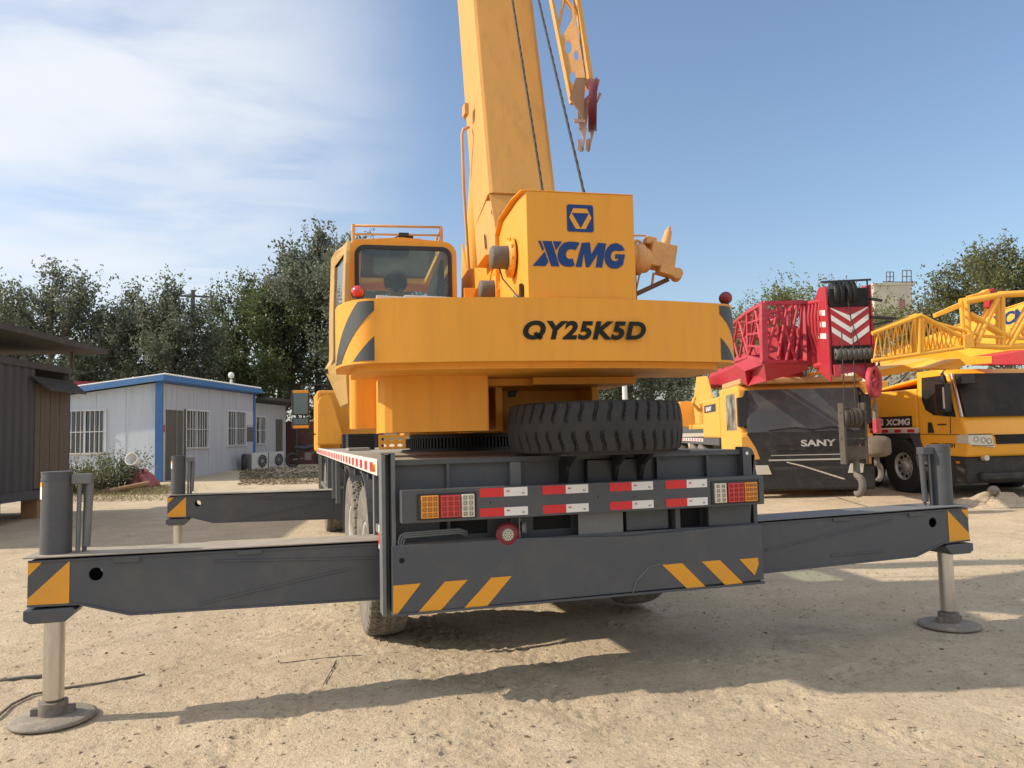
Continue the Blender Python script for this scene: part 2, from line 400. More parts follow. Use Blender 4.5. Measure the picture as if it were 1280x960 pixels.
# --- light bar
m = MB(); m.bb(-1.16, 1.25, -.497, -.42, 1.035, 1.225)
m.bb(-1.16, -1.15, -.499, -.42, 1.035, 1.225)
for x in (-.8, 0, .9): m.bb(x, x+.1, -.42, -.29, 1.06, 1.2)
m.build('light_bar', GREY, crane, .008)
o = MB().cyl((.292-.02+.0, -.4965, 1.19), (.272, -.4985, 1.19), .017).build('bolt_hole', DARKHOLE, crane)
for x, z in ((-.63, 1.13), (.06, 1.135), (.31, 1.125)):
    MB().cyl((x, -.4965, z), (x, -.499, z), .005, n=8).build('bolt_hole', DARKHOLE, crane)
def lamp(x0, x1, z0, z1, mt, nm):
    b = MB(); b.bb(x0-.004, x1+.004, -.514, -.497, z0-.004, z1+.004); o = b.build(nm, mt, crane, .004)
    c = MB(); nx = max(2, round((x1-x0)/.032)); nz = 4
    for i in range(nx):
        for j in range(nz):
            cx = x0+(i+.5)*(x1-x0)/nx; cz = z0+(j+.5)*(z1-z0)/nz; w = min((x1-x0)/nx, (z1-z0)/nz)*.34
            c.prism([(cx-w, cz-w), (cx+w, cz-w), (cx+w, cz+w), (cx-w, cz+w)], (0, -.514, 0), X3, Z3, -Y3*.004, holes=[[(cx-w*.55, cz-w*.55), (cx-w*.55, cz+w*.55), (cx+w*.55, cz+w*.55), (cx+w*.55, cz-w*.55)]])
    c.build('lens_cells', {AMBL: AMBD, REDL: REDD, CLRL: CLRD}[mt], o)
for bx0, bx1 in ((-1.06, -.725), (.86, 1.2)):
    m = MB(); m.prism([(bx0-.01, 1.05), (bx1+.01, 1.05), (bx1+.01, 1.2), (bx0-.01, 1.2)], (0, -.497, 0), X3, Z3, -Y3*.006, holes=[[(bx0, 1.056), (bx0, 1.194), (bx1, 1.194), (bx1, 1.056)]]); m.build('lamp_surround', BLACK, crane)
lamp(-1.045, -.95, 1.063, 1.187, AMBL, 'turn_signal_lamp'); lamp(-.93, -.82, 1.063, 1.184, REDL, 'brake_lamp'); lamp(-.805, -.735, 1.06, 1.186, CLRL, 'reversing_lamp')
lamp(.876, .955, 1.063, 1.182, CLRL, 'reversing_lamp'); lamp(.975, 1.084, 1.063, 1.18, REDL, 'brake_lamp'); lamp(1.1, 1.186, 1.063, 1.18, AMBL, 'turn_signal_lamp')
for i, x0 in enumerate((-.697, -.303, .139, .526)):
    for j, (z0, z1) in enumerate(((1.165, 1.217), (1.050, 1.100))):
        a = MB(); a.bb(x0, x0+.15, -.4992, -.4972, z0, z1); a.k = 1; a.bb(x0+.1505, x0+.298, -.4992, -.4972, z0, z1)
        a.k = 2; a.bb(x0+.262, x0+.280, -.4996, -.4990, z0+.010, z0+.022); a.k = 3
        a.bb(x0+.165, x0+.186, -.4996, -.4990, z0+.028, z0+.033); a.bb(x0+.168, x0+.171, -.4996, -.4990, z0+.024, z0+.038); a.bb(x0+.178, x0+.181, -.4996, -.4990, z0+.024, z0+.038)
        a.build('reflective_sticker', [STR, STW, LGR, STR], crane)
# --- lower rear housing + board
m = MB()
m.bb(-1.20, 1.24, -.43, -.42, .545, .9); m.bb(-1.20, 1.24, -.43, .19, .52, .545)
m.bb(-1.0, 1.0, -.28, .19, .6, .89)
m.bb(-1.2, -.95, -.03, .19, .86, .90); m.bb(.95, 1.24, -.42, .19, .86, .9)
m.build('outrigger_housing', GREY, crane, .004)
m = MB(); m.bb(-1.14, -.45, -.43, -.29, .888, .90); m.build('housing_shelf', DUSTY, crane)
Yb = -.452
m = MB()
m.prism([(-1.215, .520), (1.25, .533), (1.25, .895), (.9, .895), (.3, .875), (-.4, .905), (-1.212, .905)], (0, Yb, 0), X3, Z3, Y3*.018, holes=[circ(-1.155, .82, .016, 12)])
m.bb(-1.215, 1.25, Yb-.012, Yb+.03, .508, .522)
m.build('rear_board', GREY, crane, .003)
MB().cyl((-1.155, -.445, .82), (-1.155, -.44, .82), .02).build('bolt_hole', DARKHOLE, crane)
m = MB(); m.tube([onpl(x, y, V((0, Yb-.003, 0)), Y3) for x, y in ((791, 741), (795, 726), (812, 708), (826, 705))], .004, 6); m.build('weld_seam', GREYL, crane)
def decal(px, P, n, mt, nm, parent, off=.002, thick=.002):
    pts = [onpl(x, y, P, n) for x, y in px]; nn = n.normalized()
    if nn.dot(CAM-P) < 0: nn = -nn
    O = pts[0]; vs = [p+nn*(off-.0015) for p in pts]+[p+nn*(off+thick) for p in pts]; k = len(pts)
    b = MB(); b.add(vs, [tuple(range(k, 2*k))]+[(i, (i+1) % k, (i+1) % k+k, i+k) for i in range(k)])
    return b.build(nm, mt, parent)
PB = V((0, Yb, 0))
for q in ([(491.5, 732), (526, 729), (497, 767), (491.5, 768)], [(556, 727), (584.5, 724.5), (550.5, 763), (522, 766)], [(614, 722), (639.5, 720), (609, 757), (580, 760)],
          [(827.5, 706), (852.5, 704), (881.5, 733), (859, 736)], [(877, 702), (899.5, 700), (928.5, 728.5), (906, 731)], [(924, 699), (947, 697), (948, 705), (943, 719)]):
    decal(q, PB, Y3, ORANGE, 'hazard_stripe', crane)
m = MB(); m.bb(-.045, .26, -.418, -.41, .895, 1.03); m.build('number_plate_blank', GREYL, crane, .003)
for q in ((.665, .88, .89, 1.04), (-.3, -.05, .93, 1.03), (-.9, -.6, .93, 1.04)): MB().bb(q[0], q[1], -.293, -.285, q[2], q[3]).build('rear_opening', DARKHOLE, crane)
for q in ((.63, .665, -.42, -.29, .89, 1.04), (.885, 1.2, -.40, -.37, .9, 1.03), (.3, .6, -.38, -.35, .9, 1.03)): MB().bb(*q).build('rear_bracket', GREY, crane, .003)
m = MB()
for k in range(3):
    d = .012*k
    m.tube([V((-1.165+d, -.40, .80)), V((-1.165+d, -.40, .93-d)), V((-1.155+d, -.40, .955-d)), V((-1.13, -.4, .97-d)), V((-.8, -.39, .975-d)), V((-.74, -.34, .95-d))], .006, 8)
m.build('hydraulic_pipes', GREYL, crane)
o = MB().lathe([(.001, 0), (.068, 0), (.073, .006), (.073, .02), (.04, .026), (.001, .027)], (-.516, -.43, .932), -Y3, 28).build('round_rear_lamp', REDR, crane)
MB().cyl((-.516, -.455, .932), (-.516, -.4585, .932), .038, n=24).build('lamp_centre', CLRD, o)
m = MB()
for r_, k in ((0, 1), (.014, 6), (.028, 12)):
    for i in range(k): m.cyl((-.516+r_*math.cos(2*PI*i/k), -.458, .932+r_*math.sin(2*PI*i/k)), (-.516+r_*math.cos(2*PI*i/k), -.462, .932+r_*math.sin(2*PI*i/k)), .005, n=8)
m.build('lamp_lens', CLRL, o)
m = MB(); m.bb(-.44, -.432, -.44, -.3, .9, 1.035); m.lathe([(.018, -.01), (.035, -.01), (.035, .01), (.018, .01), (.018, -.01)], (-.40, -.42, .965), V((1, -.5, 0)), 20); m.bb(-.41, -.39, -.40, -.29, .94, .99)
m.build('towing_eye', GREYL, crane, .002)
# --- wheels
for yc, z in ((1.27, .585), (2.66, .60)):
    for s in (-1, 1):
        for dx in (0,):
            wheel(crane, Matrix.Translation((s*(1.07-dx), yc, z+(.06 if s > 0 else 0))) @ Matrix.Rotation(0 if s < 0 else PI, 4, 'Z') @ Matrix.Scale(1.05, 4), T_ZIG, [RUBD])
for s in (-1, 1): wheel(crane, Matrix.Translation((s*1.08, 7.3, .66)) @ Matrix.Rotation(0 if s < 0 else PI, 4, 'Z'), T_ZIG, [RUBD])
# --- outriggers
def outrigger(s, y0, sx=1):
    """s=-1 left, +1 right; y0 jack centre"""
    g = bpy.data.objects.new('outrigger', None); COL.objects.link(g); g.parent = crane; g.location = (s*3.05, y0, 0)
    yb, yf = y0-.14, y0+.14
    def X(v): return s*v
    body = MB()
    pts = [(X(.95), .535), (X(2.64), .568), (X(2.90), .648), (X(3.15), .655), (X(3.15), .905), (X(.95), .885)]
    hole = circ(X(2.815), .81, .036, 16)
    for yy in (yb, yf-.012): body.prism(pts, (0, yy, 0), X3, Z3, Y3*.012, holes=[hole])
    n = len(pts)
    for i, (a, b_) in enumerate(zip(pts, pts[1:]+pts[:1])):
        if i in (4, 0, 1, 2):
            e = .012 if i == 4 else 0
            A, B = V((a[0], 0, a[1])), V((b_[0], 0, b_[1])); d = (B-A).normalized()*e
            nrm = V((0, -1, 0)).cross(B-A).normalized()*.012
            body.add([A+d+V((0, yb-.008, 0)), B-d+V((0, yb-.008, 0)), B-d+V((0, yf+.008, 0)), A+d+V((0, yf+.008, 0))]+[p+nrm*s*(1) for p in (A+d+V((0, yb-.008, 0)), B-d+V((0, yb-.008, 0)), B-d+V((0, yf+.008, 0)), A+d+V((0, yf+.008, 0)))],
                     [(0, 1, 2, 3), (7, 6, 5, 4), (0, 4, 5, 1), (1, 5, 6, 2), (2, 6, 7, 3), (3, 7, 4, 0)])
    body.bb(X(3.138), X(3.15), yb+.012, yf-.012, .66, .9)
    for a, b_ in (((2.28, .60), (1.42, .745)), ((2.2, .84), (1.25, .795))) if s < 0 else (((1.37, .70), (2.45, .85)), ((1.9, .625), (2.35, .632))):
        body.bar((X(a[0]), yb-.004, a[1]), (X(b_[0]), yb-.004, b_[1]), .008, .012)
    for a in (2.66, 2.0): body.bb(X(a-.07), X(a+.07), yb-.012, yb, .865, .893)
    for i in range(14): pass
    body.build('beam', GREY, g, .003)
    top = MB(); top.prism([(X(.96), .8975), (X(3.17), .9175), (X(3.17), .9235), (X(.96), .9035)], (0, yb-.016, 0), X3, Z3, Y3*.312)
    top.build('beam_top', DUSTY if s < 0 else GREYL, g)
    for xx in (3.0,):
        for yy in (yb, ):
            st = MB(); k = -1 if s < 0 else 1
            st.prism([(X(2.955), .662), (X(3.148), .662), (X(3.148), .71), (X(2.955), .893)] if s > 0 else [(X(2.945), .662), (X(3.148), .662), (X(3.148), .70), (X(2.945), .893)], (0, yb-.0035, 0), X3, Z3, Y3*.0025)
            st.prism([(X(3.148), .82), (X(3.148), .893), (X(3.08), .893)], (0, yb-.0035, 0), X3, Z3, Y3*.0025)
            st.build('hazard_decal', ORANGE, g)
    c = MB()
    c.prism([(X(2.93), .64), (X(3.165), .64), (X(3.165), .585), (X(3.13), .565), (X(2.96), .565), (X(2.905), .625)], (0, yb-.016, 0), X3, Z3, Y3*.31)
    c.build('jack_collar', GREY, g, .006)
    j = MB(); j.cyl((X(3.05), y0, .92), (X(3.05), y0, 1.375), .080, n=36); j.cyl((X(3.05), y0, 1.375), (X(3.05), y0, 1.383), .082, n=36)
    j.cyl((X(3.05), y0, 1.335), (X(3.05), y0, 1.341), .083, n=36)
    j.build('jack_tube', GREY, g)
    b = MB(); ii = X(3.05-.15); b.bb(X(2.97), X(2.87), y0-.035, y0+.035, 1.31, 1.365)
    for dx, dy in ((.115, -.02), (.14, .02)): b.cyl((X(3.05-dx), y0+dy, .92), (X(3.05-dx-.005), y0+dy, 1.31), .012, n=10)
    b.cyl((X(2.895), y0, .95), (X(2.88), y0, 1.31), .02, n=10)
    b.build('jack_pipes', GREYL if s < 0 else GREY, g, .003)
    if s < 0:
        l = MB(); a0 = math.radians(225)
        pts = []
        for i in range(5):
            a = a0-.22+.44*i/4-.25; pts.append((X(3.05)+.0822*math.cos(a), y0+.0822*math.sin(a)))
        vs = [(p[0], p[1], z) for z in (1.23, 1.30, 1.325) for p in pts]
        l.add(vs, [(i, i+1, i+6, i+5) for i in range(4)]); l.k = 1; l.add(vs, [(i+5, i+6, i+11, i+10) for i in range(4)])
        l.build('warning_sticker', [STW, ORANGE], g)
    r_ = MB(); r_.cyl((X(3.05), y0, .12), (X(3.05), y0, .6), .053, n=32); r_.build('jack_rod', CHROME, g)
    k = MB(); k.cyl((X(3.05), y0, .10), (X(3.05), y0, .135), .04, n=20); k.cyl((X(3.05), y0, .028), (X(3.05), y0, .105), .074, n=28)
    k.bb(X(3.05)-.11, X(3.05)+.11, y0-.02, y0+.02, .03, .075)
    k.build('jack_foot', RUST, g, .004)
    p = MB(); p.lathe([(.001, .0), (.205, .0), (.217, .006), (.217, .018), (.20, .026), (.10, .034), (.001, .035)], (X(3.05), y0, .002), Z3, 48); p.build('jack_pad', PADM, g)
    return g
outrigger(-1, .02); outrigger(1, -.17); outrigger(-1, 5.1); outrigger(1, 5.25)

# --- superstructure (slewed about 4.5 degrees)
AL = math.radians(4.5)
S = Matrix.Translation((0, 2.75, 0)) @ Matrix.Rotation(-AL, 4, 'Z')
S3 = S.to_3x3(); SU, SV = S3 @ X3, S3 @ Y3
def sp(u, v, z): return S @ V((u, v, z))
m = MB(); m.cyl((0, 2.75, 1.40), (0, 2.75, 1.56), .60, n=60); m.cyl((0, 2.75, 1.397), (0, 2.75, 1.41), .68, n=60)
for i in range(110):
    t = 2*PI*i/110; m.box((.62*math.cos(t), 2.75+.62*math.sin(t), 1.475), (.04, .018, .09), Matrix.Rotation(t, 3, 'Z'))
m.build('slewing_ring', BLACK, crane)
CWT, CWB = 2.312, 1.948
outl = [(-1.27, -2.72), (-1.27, -3.05)]
NC = 14
for i in range(1, NC+1):
    t = (PI/2)*i/NC; outl.append((-1.05-.22*math.cos(t), -3.05-.44*math.sin(t)))
arc = [(u, -3.49-.11*(1-(u/1.05)**2)) for u in np.linspace(-1.05, 1.05, 25)]
right = [(-u, v) for u, v in reversed(outl)]
plan = outl[:-1]+arc+right[1:]
m = MB(S)
def extr(m, plan, z0, z1, smooth=True):
    n = len(plan); vs = [(u, v, z0) for u, v in plan]+[(u, v, z1) for u, v in plan]
    m.add(vs, [(i, (i+1) % n, (i+1) % n+n, i+n) for i in range(n-1)], smooth)
    m.add(vs, [(n-1, 0, n, 2*n-1)])
    tri = tessellate_polygon([[V((u, v, 0)) for u, v in plan]])
    m.add(vs, [tuple(t) for t in tri]+[tuple(i+n for i in reversed(t)) for t in tri])
extr(m, plan, CWB, CWT)
cw = m.build('counterweight', YEL, crane, .014)
m = MB(S)
und = [(u*.93, -2.78+(v+2.78)*.90) for u, v in plan]
extr(m, und, CWB-.035, CWB+.002); m.build('counterweight_underplate', YEL, crane, .01)
# hazard bands wrapping the rounded ends: defined along the outline (s) and height
def outline_pts(side):
    q = [(-1.06, -3.4905)]+[p for p in reversed(outl)]
    q = [(-1.05, -3.49)]+[p for p in reversed(outl[1:-1])]+[(-1.27, -2.72)]
    q = [(side*-u if side > 0 else u, v) for u, v in q]
    return q
def along(side, s):
    q = outline_pts(side); acc = 0
    for a, b in zip(q, q[1:]):
        d = math.hypot(b[0]-a[0], b[1]-a[1])
        if acc+d >= s:
            t = (s-acc)/d; p = (a[0]+(b[0]-a[0])*t, a[1]+(b[1]-a[1])*t); nx, ny = (b[1]-a[1])/d, -(b[0]-a[0])/d
            if nx*p[0] < 0 or (abs(nx) < .01 and ny > 0): nx, ny = -nx, -ny
            return p, (nx, ny)
        acc += d
    return q[-1], (side, 0)
def band(side, c0, c1, smax=.62):
    m = MB(S); ns = 44; vs = []; fs = []
    for i in range(ns+1):
        s_ = smax*i/ns; hi = min(CWT-.014, c1-s_); lo = max(CWB+.014, c0-s_)
        if hi < lo: hi = lo
        p, nn = along(side, s_)
        for z in (lo, hi): vs.append((p[0]+nn[0]*.003, p[1]+nn[1]*.003, z))
    for i in range(ns):
        if vs[2*i+1][2]-vs[2*i][2] > 1e-4 or vs[2*i+3][2]-vs[2*i+2][2] > 1e-4: fs.append((2*i, 2*i+2, 2*i+3, 2*i+1))
    m.add(vs, fs, True); return m.build('hazard_band', DGSTR, cw)
for sd in (-1, 1): band(sd, 2.245, 2.395); band(sd, 1.7, 2.10)
text('QY25K5D', 'model_lettering', TXT, cw, sp(-.222, -3.601, 2.068), SU, Z3, .742, .110, .0008, off=.045, shear=.22, spacing=1.10)
# lower ballast blocks and turntable frame under the counterweight
m = MB(S); pl = [(-.318, -2.2), (-.318, -3.0), (-.93, -3.0), (-.975, -2.98), (-1.0, -2.93), (-1.008, -2.85), (-1.008, -2.2)]
extr(m, pl, 1.563, CWB-.034, False); m.build('ballast_block', YEL, crane, .012)
m = MB(S); pl = [(-.98, -1.7), (-.98, -2.4), (-1.15, -2.4), (-1.183, -2.37), (-1.19, -2.3), (-1.19, -1.7)]
extr(m, pl, 1.60, 1.99, False); m.bb(-.75, -.318, -2.15, -1.5, 1.6, 1.97); m.build('side_cover', YEL, crane, .012)
m = MB(S)
m.bb(-.20, -.15, -2.6, .9, 1.56, CWB-.036); m.bb(.50, .55, -2.6, .9, 1.56, CWB-.036); m.bb(-.2, .55, -2.2, -2.15, 1.575, CWB-.036)
m.bb(-1.0, .56, -2.79, -.2, 1.862, 1.912); m.bb(-.65, .65, -.7, .7, 1.56, 1.62); m.bb(-.15, .5, -.4, .9, 1.6, 1.92); m.bb(.0, .72, -2.9, -2.3, 1.86, CWB-.037)
m.build('turntable_frame', YEL, crane, .005)
m = MB(S); m.box((.0, -2.205, 1.84), (.06, .01, .05)); m.cyl((.02, -2.2, 1.86), (.02, -2.23, 1.86), .02); m.build('frame_bracket', GALV, crane)
m = MB(S)
cells = [(x, z) for x in (-.62, -.52, -.42, -.32) for z in (1.45, 1.52)]
m = MB(); m.prism([(-.70, 1.40), (-.28, 1.40), (-.28, 1.58), (-.70, 1.58)], (0, 4.6, 0), X3, Z3, Y3*.02, holes=[circ(-.64+.1*i, z, .02, 12, .034)[::-1] for i in range(4) for z in (1.445, 1.525)]); m.build('step_plate', YEL, crane)
m = MB(); m.bb(-1.05, -.72, 4.9, 5.3, 1.397, 1.60)
for i in range(30): m.bb(-1.05+.011*i, -1.045+.011*i, 4.892, 4.9, 1.41, 1.59)
m.build('air_filter_box', BLACK, crane)
# --- cab
cabO = bpy.data.objects.new('operator_cab', None); COL.objects.link(cabO); cabO.parent = crane; cabO.matrix_basis = Matrix.Translation(sp(-.755, -.75, 1.8)) @ Matrix.Rotation(-AL, 4, 'Z')
CU0, CU1, CZ0, CZ1, CV0, CV1 = -1.198, -.312, 1.78, 3.145, -1.6, .1
m = MB(S)
hole = rrect(-1.128, -.365, 2.30, 3.085, .07)
m.prism(rrect(CU0, CU1, CZ0, CZ1, .11), (0, CV0, 0), X3, Z3, Y3*.05, holes=[hole[::-1]])     # rear wall
m.prism(rrect(CU0, CU1, CZ0, CZ1, .11), (0, CV1-.05, 0), X3, Z3, Y3*.05, holes=[rrect(-1.13, -.37, 2.0, 3.05, .09)[::-1]])
# roof as bent shell
sec = [(CU0, 2.95), (CU0, 3.04), (CU0+.03, 3.11), (CU0+.11, CZ1), (-.755, CZ1+.025), (CU1-.11, CZ1), (CU1-.03, 3.11), (CU1, 3.04), (CU1, 2.95)]
ins = [(u*.97-.023, z-.045) for u, z in reversed(sec)]
m.prism(sec+ins, (0, CV0+.001, 0), X3, Z3, Y3*.17); m.prism(sec+ins, (0, CV1-.14, 0), X3, Z3, Y3*.139)
for s_ in (0, 1):
    q = (sec[:4]+ins[-4:]) if s_ == 0 else (sec[5:]+ins[:4])
    m.prism(q, (0, CV0+.17, 0), X3, Z3, Y3*(CV1-CV0-.31))
m.prism([(CV0+.01, 1.79), (CV1-.01, 1.79), (CV1-.01, 2.95), (CV0+.01, 2.95)], (CU1-.04, 0, 0), Y3, Z3, X3*.035, holes=[[(CV0+.2, 2.3), (CV0+.2, 2.9), (CV1-.2, 2.9), (CV1-.2, 2.3)]])
m.bb(CU0, CU0+.04, CV0+.02, CV0+.1, 1.8, 3.0); m.bb(CU0, CU0+.04, CV1-.1, CV1-.02, 1.8, 3.0)
m.bb(CU0, CU1, CV0, CV1, 1.74, 1.79)
m.build('cab_shell', YEL, cabO, .008)
m = MB(S); m.bb(CU0+.10, CU1-.10, CV0+.16, CV1-.13, 3.13, 3.136); m.build('roof_window', glass('tinted_roof_glass', (.88, .94, .93), .02, ior=1.1), cabO)
m = MB(S); m.prism(rrect(-1.140, -.353, 2.29, 3.097, .08), (0, CV0-.008, 0), X3, Z3, Y3*.02, holes=[rrect(-1.108, -.385, 2.32, 3.065, .055)[::-1]]); m.build('window_seal', BLACK, cabO)
m = MB(S); m.prism(rrect(-1.108, -.385, 2.32, 3.065, .055), (0, CV0+.0, 0), X3, Z3, Y3*.005); m.build('rear_window', CABGL, cabO)
m = MB(S); m.prism(rrect(-1.13, -.37, 2.0, 3.05, .09), (0, CV1-.03, 0), X3, Z3, Y3*.005); m.build('windscreen', glass('pale_cab_glass', (.86, .89, .89), .05), cabO)
m = MB(S); m.bb(CU1-.03, CU1-.025, CV0+.2, CV1-.2, 2.3, 2.9); m.build('side_window', CABGL, cabO)
m = MB(S); m.prism([(-.48, 2.3), (-.39, 2.3), (-.40, 3.03), (-.43, 3.03), (-.47, 2.8)], (0, CV0+.15, 0), X3, Z3, Y3*.9); m.bb(-.86, -.7, CV0+.03, CV0+.08, 3.03, 3.09)
m.build('cab_interior_trim', BLACK, cabO, .01)
m = MB(S); m.bb(-1.0, -.55, -1.33, -.86, 2.08, 2.20); m.bb(-.98, -.57, -1.42, -1.34, 2.15, 2.58); m.bb(-.95, -.6, -1.25, -.9, 1.8, 2.08); m.build('seat', BLUEC, cabO, .03)
m = MB(S)
for z in (3.20, 3.27):
    m.tube([(-1.15, -1.2, z), (-1.15, CV0+.06, z), (-.43, CV0+.06, z+.012), (-.43, -1.2, z)], .011 if z > 3.25 else .009, 8)
for u in (-1.15, -.43): m.cyl((u, CV0+.06, 3.12), (u, CV0+.06, 3.28), .015, n=10); m.cyl((u, -1.2, 3.12), (u, -1.2, 3.28), .011, n=8)
m.bb(-.83, -.6, -1.5, -1.3, 3.15, 3.19)
m.build('roof_guard_rail', TANY, cabO)
m = MB(S); m.bb(-.78, -.70, -1.56, -1.45, 3.19, 3.22); m.cyl((-.72, -1.5, 3.205), (-.66, -1.5, 3.2), .016); m.tube([(-.86, -1.5, 3.17), (-.80, -1.52, 3.19), (-.76, -1.52, 3.21)], .005, 6); m.build('wiper_motor', BLACK, cabO)
# open door, slid back beside the cab
m = MB(S)
zs = [1.80, 1.83, 1.9, 2.0, 2.08, 2.14, 2.2, 2.28, 2.4, 2.55, 2.7, 2.86, 2.96, 3.02, 3.06]
DV0, DV1 = -1.98, -1.08
def dpt(z, f):                                                # point of the door: f = 0 near edge, 1 far edge
    low = max(0, (2.02-z)/.22); top = max(0, (z-2.86)/.20)
    v = DV0+(DV1-DV0)*f; n_ = .10*low**1.6; v0 = v+(.10*low if f < .5 else -.14*low)+(.12*top**2 if f < .5 else -.16*top**2)
    u = -1.205-.135*f-.02*math.sin((z-1.8)/1.2*PI)+.075*low*f-.045*math.exp(-((z-2.12)/.055)**2)*f
    return u, v0
vs = []
for z in zs:
    for du in (0, .035):
        for f in (0, .13, .72, 1): u_, v_ = dpt(z, f); vs.append((u_+du, v_, z))
fs = []; n = len(zs)
for i in range(n-1):
    o = i*8; p = o+8; win = 2.14 <= zs[i] and zs[i+1] <= 2.97
    for c_ in (0, 1, 2):
        if c_ == 1 and win: continue
        fs += [(o+c_, o+c_+1, p+c_+1, p+c_), (o+4+c_, o+5+c_, p+5+c_, p+4+c_)]
    fs += [(o, o+4, p+4, p), (o+3, o+7, p+7, p+3)]
    if win: fs += [(o+1, o+5, p+5, p+1), (o+2, o+6, p+6, p+2)]
fs += [(0, 1, 5, 4), (1, 2, 6, 5), (2, 3, 7, 6)]; o = (n-1)*8; fs += [(o, o+1, o+5, o+4), (o+1, o+2, o+6, o+5), (o+2, o+3, o+7, o+6)]
m.add(vs, fs); dr = m.build('cab_door', mat('khaki_gold_door', (.44, .27, .08), .5, dirt=(.3, .25, .15), dirtamt=.5, streak=True), cabO, .006)
m = MB(S); vs = []
gz = [z for z in zs if 2.14 <= z <= 2.97]
for z in gz:
    for f in (.13, .72): u_, v_ = dpt(z, f); vs.append((u_+.015, v_, z))
m.add(vs, [(2*i, 2*i+1, 2*i+3, 2*i+2) for i in range(len(gz)-1)]); m.build('door_window', DKGL, cabO)
DU = -1.33
m = MB(S); m.bb(DU-.06, DU-.035, -1.2, -1.08, 2.10, 2.125); m.build('door_handle', BLACK, cabO)
# --- white plastic tray between cab and counterweight, lamps
m = MB(S); m.prism([(-1.02, 2.312), (-.44, 2.312), (-.45, 2.415), (-.84, 2.428), (-.85, 2.416), (-1.02, 2.424)], (0, -3.0, 0), X3, Z3, Y3*.25); m.build('white_tray', WHITEP, crane, .004)
for u, mm in ((-1.137, REDL), (1.2, DKRED)):
    m = MB(S); m.k = 0; m.lathe([(.001, -.04), (.028, -.03), (.037, 0), (.030, .026), (.014, .037), (.001, .040)], (u, -3.3, 2.385), V((0, -1, .15)) if u < 0 else V((-.3, -1, 0)), 20)
    m.k = 1; m.lathe([(.037, .0), (.041, -.004), (.041, -.03), (.02, -.05), (.001, -.05)], (u, -3.3, 2.385), V((0, -1, .15)) if u < 0 else V((-.3, -1, 0)), 20); m.cyl((u, -3.29, 2.31), (u, -3.29, 2.36), .022)
    m.bb(u-.04, u+.05, -3.31, -3.24, 2.312, 2.32)
    m.build('marker_lamp', [mm, BLACK], crane)
# --- winch housing
WV = -3.56
m = MB(S)
m.bb(-.176, .484, WV, WV+.012, 2.312, 2.945)
prof = [(WV+.012, 2.313), (WV+.012, 2.943), (WV+.1, 2.955), (-2.90, 2.95), (-2.75, 2.89), (-2.73, 2.48), (-2.5, 2.40), (-2.5, 2.313)]
for u in (-.176, .464): m.prism([(v, z) for v, z in prof], (u, 0, 0), Y3, Z3, X3*.012)
m.bb(-.19, .484, WV-.004, WV+.05, 2.945, 2.951)
fl = [(WV, 2.949), (-3.28, 2.98), (-2.86, 2.975), (-2.73, 2.90), (-2.72, 2.5)]
for a, b_ in zip(fl, fl[1:]): m.bar((-.185, a[0], a[1]), (-.185, b_[0], b_[1]), .03, .008, upv=(1, 0, 0)) if False else m.bar((-.180, a[0], a[1]), (-.180, b_[0], b_[1]), .05, .008)
m.bb(-.164, .464, -2.74, -2.73, 2.313, 2.9)
hw = m.build('winch_housing', YEL, crane, .004)
def covermotor(u, v, z, r, ln, nm):
    m = MB(S); m.lathe([(r*1.75, 0), (r*1.75, -.014), (r*1.5, -.02), (r*1.5, -.03), (r*1.05, -.03)], (u, v, z), X3, 36)
    for i in range(10): t = 2*PI*i/10+.2; m.cyl((u-.014, v+r*1.63*math.cos(t), z+r*1.63*math.sin(t)), (u-.026, v+r*1.63*math.cos(t), z+r*1.63*math.sin(t)), .011, n=6)
    m.build('winch_flange', YEL, crane)
    m = MB(S); m.lathe([(r, -.02), (r*1.02, -.04), (r*.98, -.02-ln*.5), (r, -.02-ln*.9), (r*.85, -.02-ln), (.001, -.02-ln)], (u, v, z), X3, 28); m.build(nm, GALV, crane)
covermotor(-.19, -3.2, 2.635, .072, .115, 'winch_encoder_cover')
# front (auxiliary) winch side bracket and boom foot brackets
m = MB(S)
m.prism([(-2.72, 2.313), (-2.72, 2.72), (-2.45, 2.80), (-2.2, 2.80), (-1.6, 2.6), (-1.3, 2.2), (-1.3, 1.95), (-2.72, 1.95)], (-.16, 0, 0), Y3, Z3, X3*.014)
m.prism([(-2.45, 2.79), (-2.2, 2.80), (-1.15, 3.02), (-.95, 3.3), (-.8, 2.5), (-.8, 2.0), (-1.5, 2.0)], (-.17, 0, 0), Y3, Z3, X3*.02)
m.prism([(-2.45, 2.79), (-2.2, 2.80), (-1.15, 3.02), (-.95, 3.3), (-.8, 2.5), (-.8, 2.0), (-1.5, 2.0)], (.50, 0, 0), Y3, Z3, X3*.02)
m.bb(-.25, -.156, -2.6, -2.2, 2.793, 2.80); m.bb(-.3, -.16, -1.9, -1.88, 2.35, 2.7)
m.prism([(-.16, 2.8), (-.30, 2.45), (-.30, 2.3), (-.16, 2.3)], (0, -1.9, 0), X3, Z3, Y3*.015)
m.prism([(-.16, 2.8), (-.42, 2.3), (-.42, 2.0), (-.16, 2.0)], (0, -1.2, 0), X3, Z3, Y3*.015)
m.build('boom_foot_bracket', YEL, crane, .004)
covermotor(-.17, -2.62, 2.545, .065, .11, 'winch_encoder_cover')
m = MB(S); m.tube([(-.27, -3.2, 2.565), (-.255, -3.21, 2.50), (-.22, -3.25, 2.44), (-.20, -3.33, 2.38), (-.19, -3.38, 2.35)], .005, 6); m.bb(-.20, -.183, -3.46, -3.42, 2.34, 2.42); m.build('sensor_cable', BLACK, crane)
